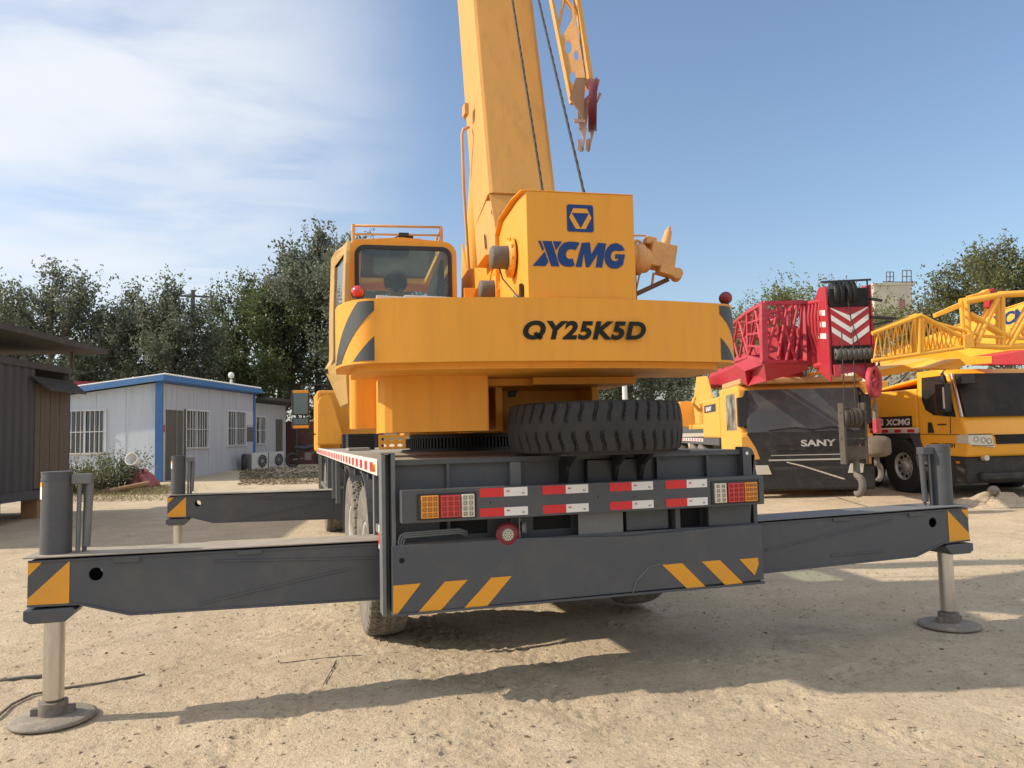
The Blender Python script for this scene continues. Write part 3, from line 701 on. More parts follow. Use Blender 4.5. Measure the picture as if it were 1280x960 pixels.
m = MB(S); m.tube([(-.195, -3.3, 2.34), (-.215, -3.36, 2.37), (-.2, -3.42, 2.33)], .007, 6); m.build('copper_fitting', RUST, crane)
# winch drum inside
m = MB(S); m.cyl((-.15, -3.2, 2.635), (.45, -3.2, 2.635), .16); m.build('winch_drum', ROPE, crane)
# emblem and wordmark on the housing
EV = WV-.001
def sprism(pts, mt, nm, parent=hw, holes=(), d=.003, v=EV):
    b = MB(S); b.prism(pts, (0, v, 0), X3, Z3, -Y3*d, holes=holes); return b.build(nm, mt, parent)
ex, ez, eh = .149, 2.793, .081
sprism(rrect(ex-eh, ex+eh, ez-eh, ez+eh, .014), BLUE, 'emblem')
hx = [(ex+r_*math.cos(math.radians(a))*1.0, ez+r_*math.sin(math.radians(a))) for a, r_ in ((35, .075), (-25, .068), (-72, .066), (-108, .066), (205, .068), (145, .075))]
hx = [(ex-.042, ez+.058), (ex+.042, ez+.058), (ex+.068, ez+.004), (ex+.030, ez-.064), (ex-.030, ez-.064), (ex-.068, ez+.004)]
sprism(hx, YEL, 'emblem_hexagon', d=.002, v=EV-.003)
sprism([(ex-.052, ez+.030), (ex+.052, ez+.030), (ex, ez-.06)], BLUE, 'emblem_triangle', d=.002, v=EV-.005)
# letters X C M G
LX0, LZ0, LW, LH = -.150, 2.503, .575, .148
def Lp(x, y): return (LX0+x*LW+y*0, LZ0+y*LH)
m = MB(S)
def poly(pts): m.prism([Lp(*p) for p in pts], (0, EV, 0), X3, Z3, -Y3*.003)
poly([(.115, 1), (.21, 1), (.285, 0), (.20, 0)]); poly([(.005, 0), (.14, 0), (.17, .17), (.136, .58)])
poly([(.2265, .98), (.23, 1), (.32, 1), (.253, .63)]); poly([(.070, 1), (.095, 1), (.128, .68), (.113, .60)])
def arcp(cx, cy, rx, ry, a0, a1, k, n=14):
    o = [(cx+rx*math.cos(math.radians(a0+(a1-a0)*i/n)), cy+ry*math.sin(math.radians(a0+(a1-a0)*i/n))) for i in range(n+1)]
    q = [(cx+rx*k[0]*math.cos(math.radians(a0+(a1-a0)*i/n)), cy+ry*k[1]*math.sin(math.radians(a0+(a1-a0)*i/n))) for i in range(n, -1, -1)]
    return o+q
def sh(pts, k=.03): return [(x+k*(y-.5), y) for x, y in pts]
poly(sh([(.49, .98), (.43, 1.0)]+[(.375+.105*math.cos(math.radians(a)), .5+.5*math.sin(math.radians(a))) for a in range(90, 271, 15)]+[(.43, 0), (.46, .06), (.43, .33)]+[(.40+.045*math.cos(math.radians(a)), .5+.2*math.sin(math.radians(a))) for a in range(270, 89, -30)]+[(.46, .68)]))
poly(sh([(.47, 0), (.515, .97), (.60, 1), (.625, .52), (.69, 1), (.775, .97), (.755, 0), (.685, 0), (.695, .55), (.615, 0), (.58, 0), (.545, .58), (.535, 0)]))
poly(sh([(.985, .72), (.95, .9), (.90, 1.0)]+[(.875+.105*math.cos(math.radians(a)), .48+.52*math.sin(math.radians(a))) for a in range(90, 271, 15)]+[(.93, -.02), (.975, .12), (.99, .55), (.885, .55), (.885, .38), (.92, .38), (.915, .30)]+[(.885+.05*math.cos(math.radians(a)), .48+.22*math.sin(math.radians(a))) for a in range(270, 89, -30)]+[(.91, .68)]))
m.build('wordmark', BLUE, hw)
# --- winch motor on the right side
m = MB(S)
m.lathe([(.001, 0), (.105, 0), (.105, .02), (.092, .03), (.090, .13), (.100, .14), (.102, .19), (.085, .2), (.075, .24), (.001, .24)], (.478, -3.2, 2.665), V((1, 0, -.12)), 30)
m.box((.80, -3.2, 2.665), (.17, .13, .16), Matrix.Rotation(.18, 3, 'Y'))
m.box((.73, -3.2, 2.765), (.07, .08, .05), Matrix.Rotation(.18, 3, 'Y'))
m.cyl((.835, -3.2, 2.74), (.865, -3.2, 2.84), .030, .024); m.cyl((.865, -3.2, 2.84), (.870, -3.2, 2.865), .013)
m.box((.835, -3.23, 2.562), (.14, .09, .06), Matrix.Rotation(.25, 3, 'Y')); m.cyl((.88, -3.28, 2.545), (.92, -3.16, 2.545), .036, n=10)
m.build('winch_motor', TANY, crane, .006)
m = MB(S)
m.tube([(.48, -3.2, 2.77), (.51, -3.2, 2.795), (.56, -3.2, 2.80), (.70, -3.2, 2.805), (.728, -3.2, 2.79), (.735, -3.2, 2.765)], .006, 8)
m.tube([(.52, -3.2, 2.72), (.58, -3.18, 2.73), (.655, -3.18, 2.775), (.675, -3.18, 2.765), (.67, -3.18, 2.70)], .011, 8)
m.tube([(.66, -3.2, 2.58), (.625, -3.2, 2.44)], .006, 6); m.tube([(.75, -3.2, 2.56), (.735, -3.2, 2.48)], .008, 6)
m.build('motor_pipes', TANY, crane)
m = MB(S); m.bar((.60, -3.22, 2.31), (.60, -3.22, 2.60), .034); m.bar((.46, -3.2, 2.345), (.85, -3.2, 2.52), .02, .03); m.build('motor_strut', DKRED if False else mat('rusty_brown_strut', (.12, .055, .03), .6), crane, .003)

# --- boom
BA = V((.0263, .2970, .9545)).normalized(); BW = V((.9962, -.0872, 0)); BW = (BW-BA*BW.dot(BA)).normalized(); BM = BW.cross(BA)*-1
if BM.y < 0: BM = -BM
BO = V((.161, 1.2, 3.60))                                   # centre of the rear face at that height
def bp(w, mm, a): return BO+BW*w+BM*mm+BA*a
def boomsec(k=1., t=0.):
    return [(-.262*k, 0+t), (-.292*k, .012+t), (-.303*k, .04+t), (-.345*k, .55+t), (-.30*k, .68+t), (-.12*k, .76*k+t), (.12*k, .76*k+t), (.30*k, .68+t), (.345*k, .55+t), (.303*k, .04+t), (.292*k, .012+t), (.262*k, 0+t)]
m = MB(); m.prism(boomsec(), bp(0, 0, 0), BW, BM, BA*8.2)
m.prism([(w*1.05, (t-.35)*1.05+.35) for w, t in boomsec()], bp(0, 0, 7.9), BW, BM, BA*.3)
m.build('boom', YELB, crane, .004)
m = MB(); m.prism(boomsec(.9, .03), bp(0, 0, 8.1), BW, BM, BA*1.2); m.prism(boomsec(.82, .06), bp(0, 0, 9.2), BW, BM, BA*.5)
for s in (-1, 1): m.prism([(-.45, 9.5), (.9, 9.5), (.9, 10.4), (-.45, 10.4)], bp(s*.24, 0, 0), BM, BA, BW*.02)
m.build('boom_inner_section', YELB, crane)
m = MB()
for w in (-.15, 0, .15): m.lathe([(.05, -.03), (.22, -.03), (.2, 0), (.22, .03), (.05, .03)], bp(w, -.25, 10.2), BW, 28)
m.build('boom_head_sheave', DKRED, crane)
m = MB()
m.prism([(-.24, .05), (-.30, .12), (-.345, .55), (-.1, .72), (.1, .72), (.345, .55), (.30, .12), (.24, .05)], bp(0, 0, -1.3), BW, BM, BA*1.3)
m.prism([(-.29, .0), (.0, 0), (-.05, -.55), (-.25, -.55)], bp(0, .02, 0), BW, BA, BM*.01)
m.build('boom_foot', YELB, crane, .006)
m = MB(); m.cyl(bp(-.28, .06, -.135), bp(.26, .06, -.135), .03); m.bar(bp(-.22, .03, -.19), bp(.2, .03, -.19), .03); m.bar(bp(-.22, .05, -.25), bp(.2, .05, -.25), .04); m.build('rope_guide_roller', TANY, crane)
m = MB(); m.bar(bp(-.322, .22, -.42), bp(-.322, .22, -.28), .004, .03); m.prism([(.38, -.72), (.44, -.52), (.46, -.72), (.42, -.86)], bp(-.345, 0, 0), BM, BA, -BW*.006); m.build('foot_slot', DARKHOLE, crane)
cb, ct = V((.10, 3.0, 1.9)), V((.20, 2.28, 5.2))
m = MB(); cdv = (ct-cb); m.cyl(cb, cb+cdv*.75, .155, n=32); m.cyl(cb+cdv*.73, cb+cdv*.76, .165, n=32); m.build('luffing_cylinder', YEL, crane)
m = MB(); m.cyl(cb+cdv*.75, ct, .08); m.build('cylinder_rod', CHROME, crane)
m = MB(); P0 = at(588, 366, 7.4); P1 = at(580, 240, 7.2); P2 = at(577.5, 168, 7.1); P3 = at(581, 161, 7.1); P4 = at(586, 159, 7.15)
m.tube([P0, P1, P2, P2.lerp(P3, .6)+V((0, 0, .02)), P3, P4], .014, 8); m.build('hydraulic_pipe', TANY, crane)
m = MB(); m.box(at(582, 138, 7.1), (.04, .1, .10)); m.tube([at(580, 146, 7.1), at(581, 150, 7.1), at(584, 140, 7.1)], .007, 6); m.build('pipe_clamp', TANY, crane)
# ropes
HD = bp(.0, -.30, 10.2)
for (px, py), (qx, qy), dD in (((679, 243), (640, 0), 5.25), ((730.5, 243), (672.5, 0), 5.05)):
    a = at(px, py, dD)
    d1 = ray(qx, qy); hd = at(qx+(qx-px)/(py-qy)*460*.98, qy-460, 9.85)
    m = MB(); low = a-(hd-a).normalized()*.35
    pts = []; Ln = (hd-low).length; K = 260; dd = (hd-low)/K
    # three strands twisted together
    e1 = dd.cross(X3).normalized(); e2 = dd.cross(e1).normalized()
    for s_ in range(3):
        m.tube([low+dd*i+(e1*math.cos(i*.9+s_*2.09)+e2*math.sin(i*.9+s_*2.09))*.0045 for i in range(K+1)], .0062, 5)
    m.build('hoist_rope', ROPE, crane)
# --- folded lattice jib on the boom's right side
def JP(px, py, D=6.6, k=0): return at(px, py, D)
Lb, Lt = V((.567, 1.071, 4.49)), V((.49, 1.26, 5.44)); Rb, Rt = V((.734, 1.01, 4.62)), V((.72, 1.2, 5.43))
dL, dR = (Lt-Lb).normalized(), (Rt-Rb).normalized()
bk = V((.075, .20, .10))
jib = bpy.data.objects.new('lattice_jib', None); COL.objects.link(jib); jib.parent = crane; jib.location = Lb
m = MB()
jl = 6.5
for P, d in ((Lb, dL), (Rb, dR)):
    for q in (V(), bk): m.bar(P+q-d*.12, P+q+d*jl+q*.4, .032 if d is dL else .045)
for k in range(9):
    a0_, a1_ = .62+k*.62, .62+(k+1)*.62
    for q in (V(), bk):
        m.cyl(Lb+dL*a0_+q, Rb+dR*a1_+q, .013, n=8); m.cyl(Rb+dR*a0_+q, Lb+dL*a1_+q, .013, n=8)
    for P, d in ((Lb, dL), (Rb, dR)): m.cyl(P+d*a0_, P+d*a1_+bk, .012, n=8)
m.build('jib_lattice', YELB, jib, .003)
ex_, ey_ = (Rb-Lb), dL
wv = ex_.normalized(); nv = wv.cross(dL).normalized()
m = MB(); m.prism([(.01, -.10), (.17, -.10), (.20, .78), (.165, .62), (.01, .52)], Lb, wv, dL, bk*.06, holes=[circ(.075, .40, .07, 16, .035)[::-1], circ(.135, .27, .05, 16, .028)[::-1], circ(.06, .10, .06, 16, .032)[::-1]])
m.prism([(.01, -.10), (.17, -.10), (.20, .78), (.165, .62), (.01, .52)], Lb+bk*.9, wv, dL, bk*.06, holes=[circ(.075, .40, .07, 16, .035)[::-1], circ(.135, .27, .05, 16, .028)[::-1], circ(.06, .10, .06, 16, .032)[::-1]])
m.build('jib_gusset_plate', TANY, jib)
m = MB()
for q in ([(712, 122), (720, 97), (732, 97), (729, 150), (722, 136)], [(729, 98), (750, 99), (747, 112), (735, 110)]):
    p = [at(x, y, 6.45) for x, y in q]; n = len(p); off = fw*.03
    m.add(p+[v+off for v in p], [tuple(range(n)), tuple(range(2*n-1, n-1, -1))]+[(i, (i+1) % n, (i+1) % n+n, i+n) for i in range(n)])
m.build('jib_tip_plate', mat('brown_tip_plate', (.30, .17, .10), .6), jib)
m = MB(); scn = at(741, 131, 6.6); m.lathe([(.03, -.03), (.14, -.03), (.225, -.035), (.2, 0), (.225, .035), (.14, .03), (.03, .03), (.03, -.03)], scn, V((1, -.42, -.05)), 36)
m.build('jib_sheave', MAUVE, jib)
m = MB()
for pts, D in (([(722, 135), (729, 125), (739, 115), (737, 130), (733, 160), (725, 162), (722, 150)], 6.5), ([(738, 112), (740, 117), (737, 130), (735, 128)], 6.42), ([(749, 115), (752, 117), (747, 128), (746, 124)], 6.7),
               ([(723, 160), (728, 158), (734, 160), (732, 172), (729, 189), (727, 188), (729, 172), (726.5, 165)], 6.5), ([(722, 175), (726, 173), (730, 187), (726, 189), (722, 185)], 6.5),
               ([(736, 160), (742, 150), (745, 155), (741, 172), (737, 189), (735, 188), (738, 170)], 6.62), ([(732, 175), (737, 173), (738, 187), (735, 189), (732, 186)], 6.62), ([(717, 148), (732, 150), (731, 153), (718, 152)], 6.45)):
    p = [at(x, y, D) for x, y in pts]; n = len(p); off = fw*.025
    tri = tessellate_polygon([[V((x, y, 0)) for x, y in pts]])
    m.add(p+[v+off for v in p], [tuple(t) for t in tri]+[tuple(i+n for i in t) for t in tri]+[(i, (i+1) % n, (i+1) % n+n, i+n) for i in range(n)])
m.build('jib_tip_fork', mat('pale_tip_fork', (.42, .30, .26), .6, var=.2, dirt=(.25, .1, .08), dirtamt=.5), jib)

# --- carrier cab far in front on the left
m = MB(); m.bb(-1.28, -.25, 9.0, 10.6, 1.32, 2.42); m.build('carrier_cab', YEL, crane, .05)
Pn = at(397, 555, 12.3)
m = MB(); q = [(397, 506), (398.5, 499), (401, 496), (411, 494), (414, 496), (432, 556), (396.5, 556)]
p = [at(x, y, 12.2) for x, y in q]; n = len(p); off = V((.02, 1.2, 0)); tri = tessellate_polygon([[V((x, y, 0)) for x, y in q]])
m.add(p+[v+off for v in p], [tuple(t) for t in tri]+[tuple(i+n for i in t) for t in tri]+[(i, (i+1) % n, (i+1) % n+n, i+n) for i in range(n)]); m.build('mudguard_housing', YEL, crane, .02)
m = MB(); m.bb(-.95, -.3, 7.4, 7.9, 1.40, 1.62); m.build('battery_box', BLACK, crane, .01)
m = MB(); m.bb(-1.2, -.3, 9.1, 10.5, .6, 1.31); m.build('carrier_cab_step', BLACK, crane, .02)
m = MB(); mc = at(378, 512, 13.3)
m.tube([mc+V((.55, .1, .42)), mc+V((.30, .05, .44)), mc+V((.0, 0, .42))], .014, 8); m.tube([mc+V((.5, .1, -.45)), mc+V((0, 0, -.42))], .012, 8); m.cyl(mc+V((0, 0, .42)), mc+V((0, 0, -.42)), .014)
m.build('mirror_arm', BLACK, crane)
m = MB(); R_ = Matrix.Rotation(-.12, 3, 'Z'); m.box(mc+V((-.03, -.04, .12)), (.30, .08, .44), R_); m.box(mc+V((-.03, -.04, -.24)), (.30, .08, .2), R_); m.build('mirror_housing', BLUEC, crane, .02)
m = MB(); m.box(mc+V((-.03, -.085, .10)), (.24, .006, .36), R_); m.box(mc+V((-.03, -.085, -.21)), (.24, .006, .10), R_); m.build('mirror_glass', mat('mirror_silver', (.14, .16, .15), .05, metal=1, var=0), crane)
for z_ in (.31, -.30): MB().box(mc+V((-.03, -.088, z_)), (.26, .006, .05), R_).build('mirror_reflector', ORANGE, crane)

# ------------------------------------------------------------------ operator in the cab
def person_in_cab():
    J = {}; vs = []; es = []; rs = []
    def j(n, p, r, par=None):
        J[n] = len(vs); vs.append(tuple(sp(p[0], p[1]-.36, p[2]+.055))); rs.append(r)
        if par: es.append((J[par], J[n]))
    c = -.79
    S_ = S @ Matrix.Translation((0, -.36, .055))
    j('pel', (c, -.78, 2.22), (.15, .12)); j('waist', (c, -.80, 2.36), (.135, .10), 'pel'); j('chest', (c, -.80, 2.52), (.155, .115), 'waist'); j('shd', (c, -.80, 2.62), (.12, .09), 'chest')
    j('neck', (c, -.79, 2.69), (.055, .055), 'shd'); j('jaw', (c, -.77, 2.76), (.075, .085), 'neck'); j('head', (c, -.775, 2.83), (.085, .10), 'jaw'); j('crown', (c, -.78, 2.89), (.06, .07), 'head')
    for s, n in ((-1, 'l'), (1, 'r')):
        j(n+'sh', (c+s*.19, -.79, 2.59), (.065, .06), 'shd'); j(n+'el', (c+s*.25, -.70, 2.36), (.045, .045), n+'sh'); j(n+'wr', (c+s*.22, -.45, 2.36), (.028, .03), n+'el'); j(n+'pa', (c+s*.215, -.37, 2.37), (.035, .018), n+'wr')
        for k in range(4):
            j(f'{n}f{k}', (c+s*(.19+.017*k), -.31, 2.37-.004*k), (.009, .009), n+'pa'); j(f'{n}g{k}', (c+s*(.19+.017*k), -.285+.004*(k % 2), 2.345), (.008, .008), f'{n}f{k}'); j(f'{n}h{k}', (c+s*(.19+.017*k), -.295, 2.325), (.007, .007), f'{n}g{k}')
        j(n+'t0', (c+s*.185, -.41, 2.36), (.012, .012), n+'wr'); j(n+'t1', (c+s*.165, -.36, 2.345), (.009, .009), n+'t0')
        j(n+'hip', (c+s*.10, -.72, 2.20), (.09, .09), 'pel'); j(n+'kn', (c+s*.13, -.32, 2.22), (.06, .06), n+'hip'); j(n+'an', (c+s*.13, -.25, 1.88), (.04, .04), n+'kn'); j(n+'toe', (c+s*.14, -.10, 1.83), (.035, .03), n+'an')
    me = bpy.data.meshes.new('person'); me.from_pydata(vs, es, [])
    o = bpy.data.objects.new('person', me); COL.objects.link(o); me.materials.append(SKIN)
    o.modifiers.new('s', 'SKIN')
    for i, r in enumerate(rs): me.skin_vertices[0].data[i].radius = r
    me.skin_vertices[0].data[0].use_root = True; ss = o.modifiers.new('d', 'SUBSURF'); ss.levels = 2; ss.render_levels = 2
    tag(o, 'person with short black hair and dark shirt sitting inside the raised crane cab', 'person')
    h = MB(S_); h.lathe([(.001, .075), (.05, .07), (.085, .045), (.103, 0), (.100, -.05), (.088, -.075), (.07, -.08)], (c, -.785, 2.855), Z3, 24)
    h.add([(c-.1, -.88, 2.83), (c+.1, -.88, 2.83), (c, -.89, 2.72)], [(0, 1, 2)])
    h.build('hair', HAIR, o)
    t = MB(S_); t.lathe([(.17, -.28), (.19, -.12), (.20, 0), (.18, .07), (.10, .115), (.065, .125)], (c, -.80, 2.54), Z3, 24)
    for s in (-1, 1): t.tube([(c+s*.12, -.80, 2.60), (c+s*.20, -.79, 2.58), (c+s*.26, -.70, 2.36), (c+s*.24, -.55, 2.36)], [.06, .078, .06, .052], 12)
    t.build('shirt', SHIRT, o)
person_in_cab()

exec_bg = True
# ================================================================== LEFT SIDE BACKGROUND
# --- white prefab house
az = 4.6
hd_ = relaz(az); hl = V((-hd_.y, hd_.x, 0))                   # along the long wall (away), and to the left
C0 = at(198, 603, 23.0); C0.z = C0.z
C0 = V((C0.x, C0.y, at(198, 603, 23.0).z))
HG = C0.z
def HP(a, l, z): return C0+hd_*a+hl*l+Z3*z                     # a along the long wall, l to the left, z up
def long_(px, py):                                             # (a, z) of a pixel on the long wall
    p = onpl(px, py, C0, hl)-C0; return p.dot(hd_), p.z
def gab_(px, py):
    p = onpl(px, py, C0, hd_)-C0; return p.dot(hl), p.z
house = thing('prefab_house', C0, 'low white prefab house with blue roof trim and barred windows left of the crane', 'house')
LA = long_(317, 560)[0]; HH = 3.02; LW_ = 4.2
m = MB()
dz0, dz1 = long_(207, 512), long_(229, 600)
wins = [(long_(232, 513), long_(259, 559)), (long_(284, 514), long_(306, 556))]
rect = lambda a0, a1, z0, z1: [(a0, z0), (a0, z1), (a1, z1), (a1, z0)]
dr_ = (dz0[0], dz1[0], .02, dz0[1])
holes = [rect(*dr_)]+[rect(w[0][0], w[1][0], w[1][1], w[0][1]) for w in wins]
m.prism([(0, -.1), (LA, -.1), (LA, HH), (0, HH)], HP(0, 0, 0), hd_, Z3, hl*.08, holes=holes)
for i in range(1, int(LA)):                                    # panel joints
    m.bar(HP(i*1.05, -.004, .0), HP(i*1.05, -.004, HH), .006, .012, upv=hl)
m.build('long_wall', WALLP, house)
m = MB(); gw0, gw1 = gab_(132, 513), gab_(84, 567)
m.prism([(0, -.1), (LW_, -.1), (LW_, HH-.45), (0, HH)], HP(0.0, 0.082, 0), hl, Z3, hd_*.08, holes=[rect(gw0[0], gw0[0]+1.35, gw1[1], gw0[1])])
for i in range(1, 4): m.bar(HP(-.004, i*.95+.1, 0), HP(-.004, i*.95+.1, HH-.12*i), .006, .012, upv=hd_)
m.bb(0, 0, 0, 0, 0, 0) if False else None
m.build('gable_wall', WALLW, house)
m = MB(); m.prism([(0, 0), (LA, 0), (LA, HH-.5), (0, HH-.5)], HP(0, LW_, 0), hd_, Z3, -hl*.08); m.prism([(0.1, 0), (LW_-.1, 0), (LW_-.1, HH-.5), (.1, HH-.1)], HP(LA-.1, 0, 0), hl, Z3, hd_*.08); m.build('back_wall', WALLW, house)
m = MB()
def slab(a0, a1, l0, l1, z, t, drop=.107):
    q = [HP(a, l, z-l*drop) for a, l in ((a0, l0), (a1, l0), (a1, l1), (a0, l1))]
    m.add(q+[p+Z3*t for p in q], [(0, 1, 2, 3), (7, 6, 5, 4), (0, 4, 5, 1), (1, 5, 6, 2), (2, 6, 7, 3), (3, 7, 4, 0)])
slab(-.25, LA+.15, -.25, LW_+.3, HH+.06, .10); m.build('roof', WALLW, house)
m = MB(); slab(-.26, LA+.16, -.30, -.26, HH+.02, .17); slab(-.30, -.26, -.30, LW_+.3, HH+.02, .17); slab(-.26, LA+.1, -.26, -.02, HH+.005, .03)
n_ = 46
rf = m.build('roof_trim', BLUEP, house); m = MB()
for i in range(n_): m.tube([HP(-.2+(LA+.3)*i/n_, -.33, HH+.245), HP(-.2+(LA+.3)*i/n_, 3, HH+.245-.35)], .035, 5)
m.build('roof_ribs', WHITE, house)
m = MB(); m.bar(HP(.0-.02, -.02, -.1), HP(-.02, -.02, HH+.02), .20); m.bar(HP(LA, -.02, -.1), HP(LA, -.02, HH+.02), .12); m.build('corner_post', BLUEP, house)
def window(P, X, w, h, nb, nrm, par, wm_=WINW):
    f = MB(); t = .05
    f.prism([(-t, -t), (w+t, -t), (w+t, h+t), (-t, h+t)], P, X, Z3, nrm*.05, holes=[[(0, 0), (0, h), (w, h), (w, 0)]])
    f.bar(P+X*(w/2), P+X*(w/2)+Z3*h, .05, .04)
    fo = f.build('window', wm_, par)
    g = MB(); g.prism([(0, 0), (w, 0), (w, h), (0, h)], P-nrm*.04, X, Z3, nrm*.01); g.build('pane', GLDK, fo)
    b = MB()
    for i in range(1, nb): b.cyl(P+X*(w*i/nb)+nrm*.07-Z3*.03, P+X*(w*i/nb)+nrm*.07+Z3*(h+.03), .012, n=6)
    for z in (0, h*.5, h): b.bar(P+X*-.05+nrm*.07+Z3*z, P+X*(w+.05)+nrm*.07+Z3*z, .025, .02)
    b.build('bars', wm_, fo)
for w in wins: window(HP(w[0][0], 0, w[1][1]), hd_, w[1][0]-w[0][0], w[0][1]-w[1][1], 9, -hl, house)
window(HP(0, gw0[0], gw1[1]), hl, 1.35, gw0[1]-gw1[1], 9, -hd_, house)
m = MB(); m.prism(rect(*dr_), HP(0, .03, 0), hd_, Z3, hl*.04); m.bar(HP(dr_[1]+.06, -.01, 0), HP(dr_[1]+.06, -.01, dr_[3]+.05), .07); d_ = m.build('door', DOORB, house)
for (q0, q1, mt) in (((307.5, 514), (316, 531), WHITEP), ((308, 534), (317, 552), GALV), ((201.5, 531), (206, 540), REDP)):
    a0, z0 = long_(*q0); a1, z1 = long_(*q1)
    m = MB(); m.bb(0, 0, 0, 0, 0, 0) if False else m.prism(rect(a0, a1, z1, z0), HP(0, -.003, 0), hd_, Z3, -hl*.006); m.build('wall_notice', mt, house)
# roof camera
m = MB(); cp = onpl(289, 478, HP(0, 1.0, 0), hl); m.cyl(cp+Z3*-.25, cp+Z3*.12, .05); m.lathe([(.001, .14), (.09, .1), (.12, 0), (.09, -.1), (.001, -.13)], cp+Z3*.28, Z3, 14); m.cyl(cp+Z3*.26, cp+Z3*.26+hd_*-.28-hl*.1, .05)
o = m.build('security_camera', STW); tag(o, 'small white security camera on the roof edge of the prefab house', 'security camera')
# annex
anx = thing('annex_shed', HP(LA, 0, 0), 'lower shed with brown roof edge joined to the far end of the white prefab house', 'shed')
aw = (long_(323, 521), long_(335, 554)); AE = LA+long_(360, 560)[0]-long_(317, 560)[0]; AH = 2.72
ad = (long_(348, 520)[0], min(AE-.4, long_(359, 520)[0]))
m = MB(); m.prism([(LA+.1, -.1), (AE, -.1), (AE, AH), (LA+.1, AH)], HP(0, .12, 0), hd_, Z3, hl*.08, holes=[rect(aw[0][0], aw[1][0], aw[1][1], aw[0][1])]); m.prism([(0.13, -.1), (3, -.1), (3, AH-.3), (0.13, AH)], HP(AE, 0, 0), hl, Z3, hd_*.08); m.build('wall', WALLP, anx)
window(HP(aw[0][0], .12, aw[1][1]), hd_, aw[1][0]-aw[0][0], aw[0][1]-aw[1][1], 5, -hl, anx, WINW)
m = MB(); m.prism(rect(ad[0], ad[1], .0, 2.1), HP(0, .118, 0), hd_, Z3, -hl*.03); m.build('door', DOORB, anx)
m = MB(); slab(LA+.1, AE+.5, -.45, 3.2, AH+.05, .12); m.build('roof', ROOFD, anx)
m = MB(); m.bar(HP(AE+.3, -.3, 0), HP(AE+.3, -.3, AH), .1); m.build('post', ROOFD, anx)
# AC units, tyre ring
def ac(px0, px1, pyb, lab, dd):
    P = onpl((px0+px1)/2, pyb, HP(0, -.55, 0), hl)
    a0 = onpl(px0, pyb, HP(0, -.55, 0), hl); P.z = HG+.03
    o = thing('air_conditioner', P, lab, 'air conditioner', 'air conditioners by the house wall')
    f_ = (-hd_*.35-hl*.94).normalized(); s_ = Z3.cross(f_); R = Matrix((s_, f_, Z3)).transposed(); M = Matrix.Translation(P) @ R.to_4x4()
    m = MB(M); m.bb(-.42, .42, -.16, .16, .06, .72); m.bb(-.35, -.28, -.15, .15, 0, .06); m.bb(.28, .35, -.15, .15, 0, .06); m.build('casing', ACW, o, .01)
    m = MB(M); m.lathe([(.24, 0), (.26, .012), (.24, .02)], (.12, .16, .4), Y3, 28)
    for i in range(9): a = 2*PI*i/9; m.bar((.12, .168, .4), (.12+.24*math.cos(a), .168, .4+.24*math.sin(a)), .008)
    for r_ in (.08, .16): m.lathe([(r_, .005), (r_+.006, .012), (r_, .018)], (.12, .16, .4), Y3, 24)
    m.build('fan_grille', ACW, o)
    m = MB(M); m.cyl((.12, .161, .4), (.12, .163, .4), .235, n=28); m.build('fan_opening', DARKHOLE, o)
    m = MB(M)
    for i in range(14): m.bb(-.423, -.421, -.13, .13, .12+i*.04, .14+i*.04)
    m.build('side_louvres', GALV, o)
ac(309, 333, 585, 'nearer white air conditioner outdoor unit on the ground by the house corner', 0)
ac(335, 349, 582, 'farther white air conditioner outdoor unit on the ground beside the shed', 0)
tp = onpl(305, 562, HP(0, -.35, 0), hl)
o = MB().lathe([(.28+.09*math.cos(t), .09*math.sin(t)) for t in [2*PI*i/12 for i in range(13)]], V((tp.x, tp.y, HG+.36)), (hl*.9-hd_*.4), 30).build('old_tyre', BLACK); tag(o, 'black old tyre leaning on the white house wall behind the air conditioner', 'tyre')
# brick wall + motorbike far behind
P = at(378, 560, 34); g = terr(P.x, P.y); m = MB(); X_ = relaz(88)
m.prism([(-2.2, -.2), (2.5, -.2), (2.5, 1.9), (-2.2, 1.9)], V((P.x, P.y, g)), X_, Z3, relaz(-2)*.24); o = m.build('brick_wall', BRICK); tag(o, 'dark red brick wall far back between the shed and the crane', 'wall')
P = at(385, 575, 30); g = terr(P.x, P.y); B0 = V((P.x, P.y, g))
mb_ = thing('motorcycle', B0, 'dark motorcycle parked in shade before the brick wall', 'motorcycle')
X_ = relaz(60)
for k in (-.6, .6):
    m = MB(); m.lathe([(.24+.05*math.cos(t), .05*math.sin(t)) for t in [2*PI*i/8 for i in range(9)]], B0+X_*k+Z3*.29, Z3.cross(X_), 24)
    for i in range(8): a = 2*PI*i/8; m.bar(B0+X_*k+Z3*.29, B0+X_*(k+.22*math.cos(a))+Z3*(.29+.22*math.sin(a)), .008)
    m.build('wheel', BLACK, mb_)
m = MB(); m.tube([B0+X_*.6+Z3*.3, B0+X_*.45+Z3*.95], .03, 8); m.tube([B0+X_*-.6+Z3*.3, B0+Z3*.35, B0+X_*.4+Z3*.75], .03, 8); m.tube([B0+X_*.4+Z3*1.0+Z3.cross(X_)*.3, B0+X_*.45+Z3*.95, B0+X_*.4+Z3*1.0-Z3.cross(X_)*.3], .015, 6); m.box(B0+Z3*.42, (.25, .35, .3)); m.build('frame', RUST, mb_)
m = MB(); m.tube([B0+X_*-.5+Z3*.78, B0+X_*-.1+Z3*.72, B0+X_*.2+Z3*.82, B0+X_*.35+Z3*.8], [.07, .1, .13, .06], 10); m.build('seat', BLUEC, mb_)

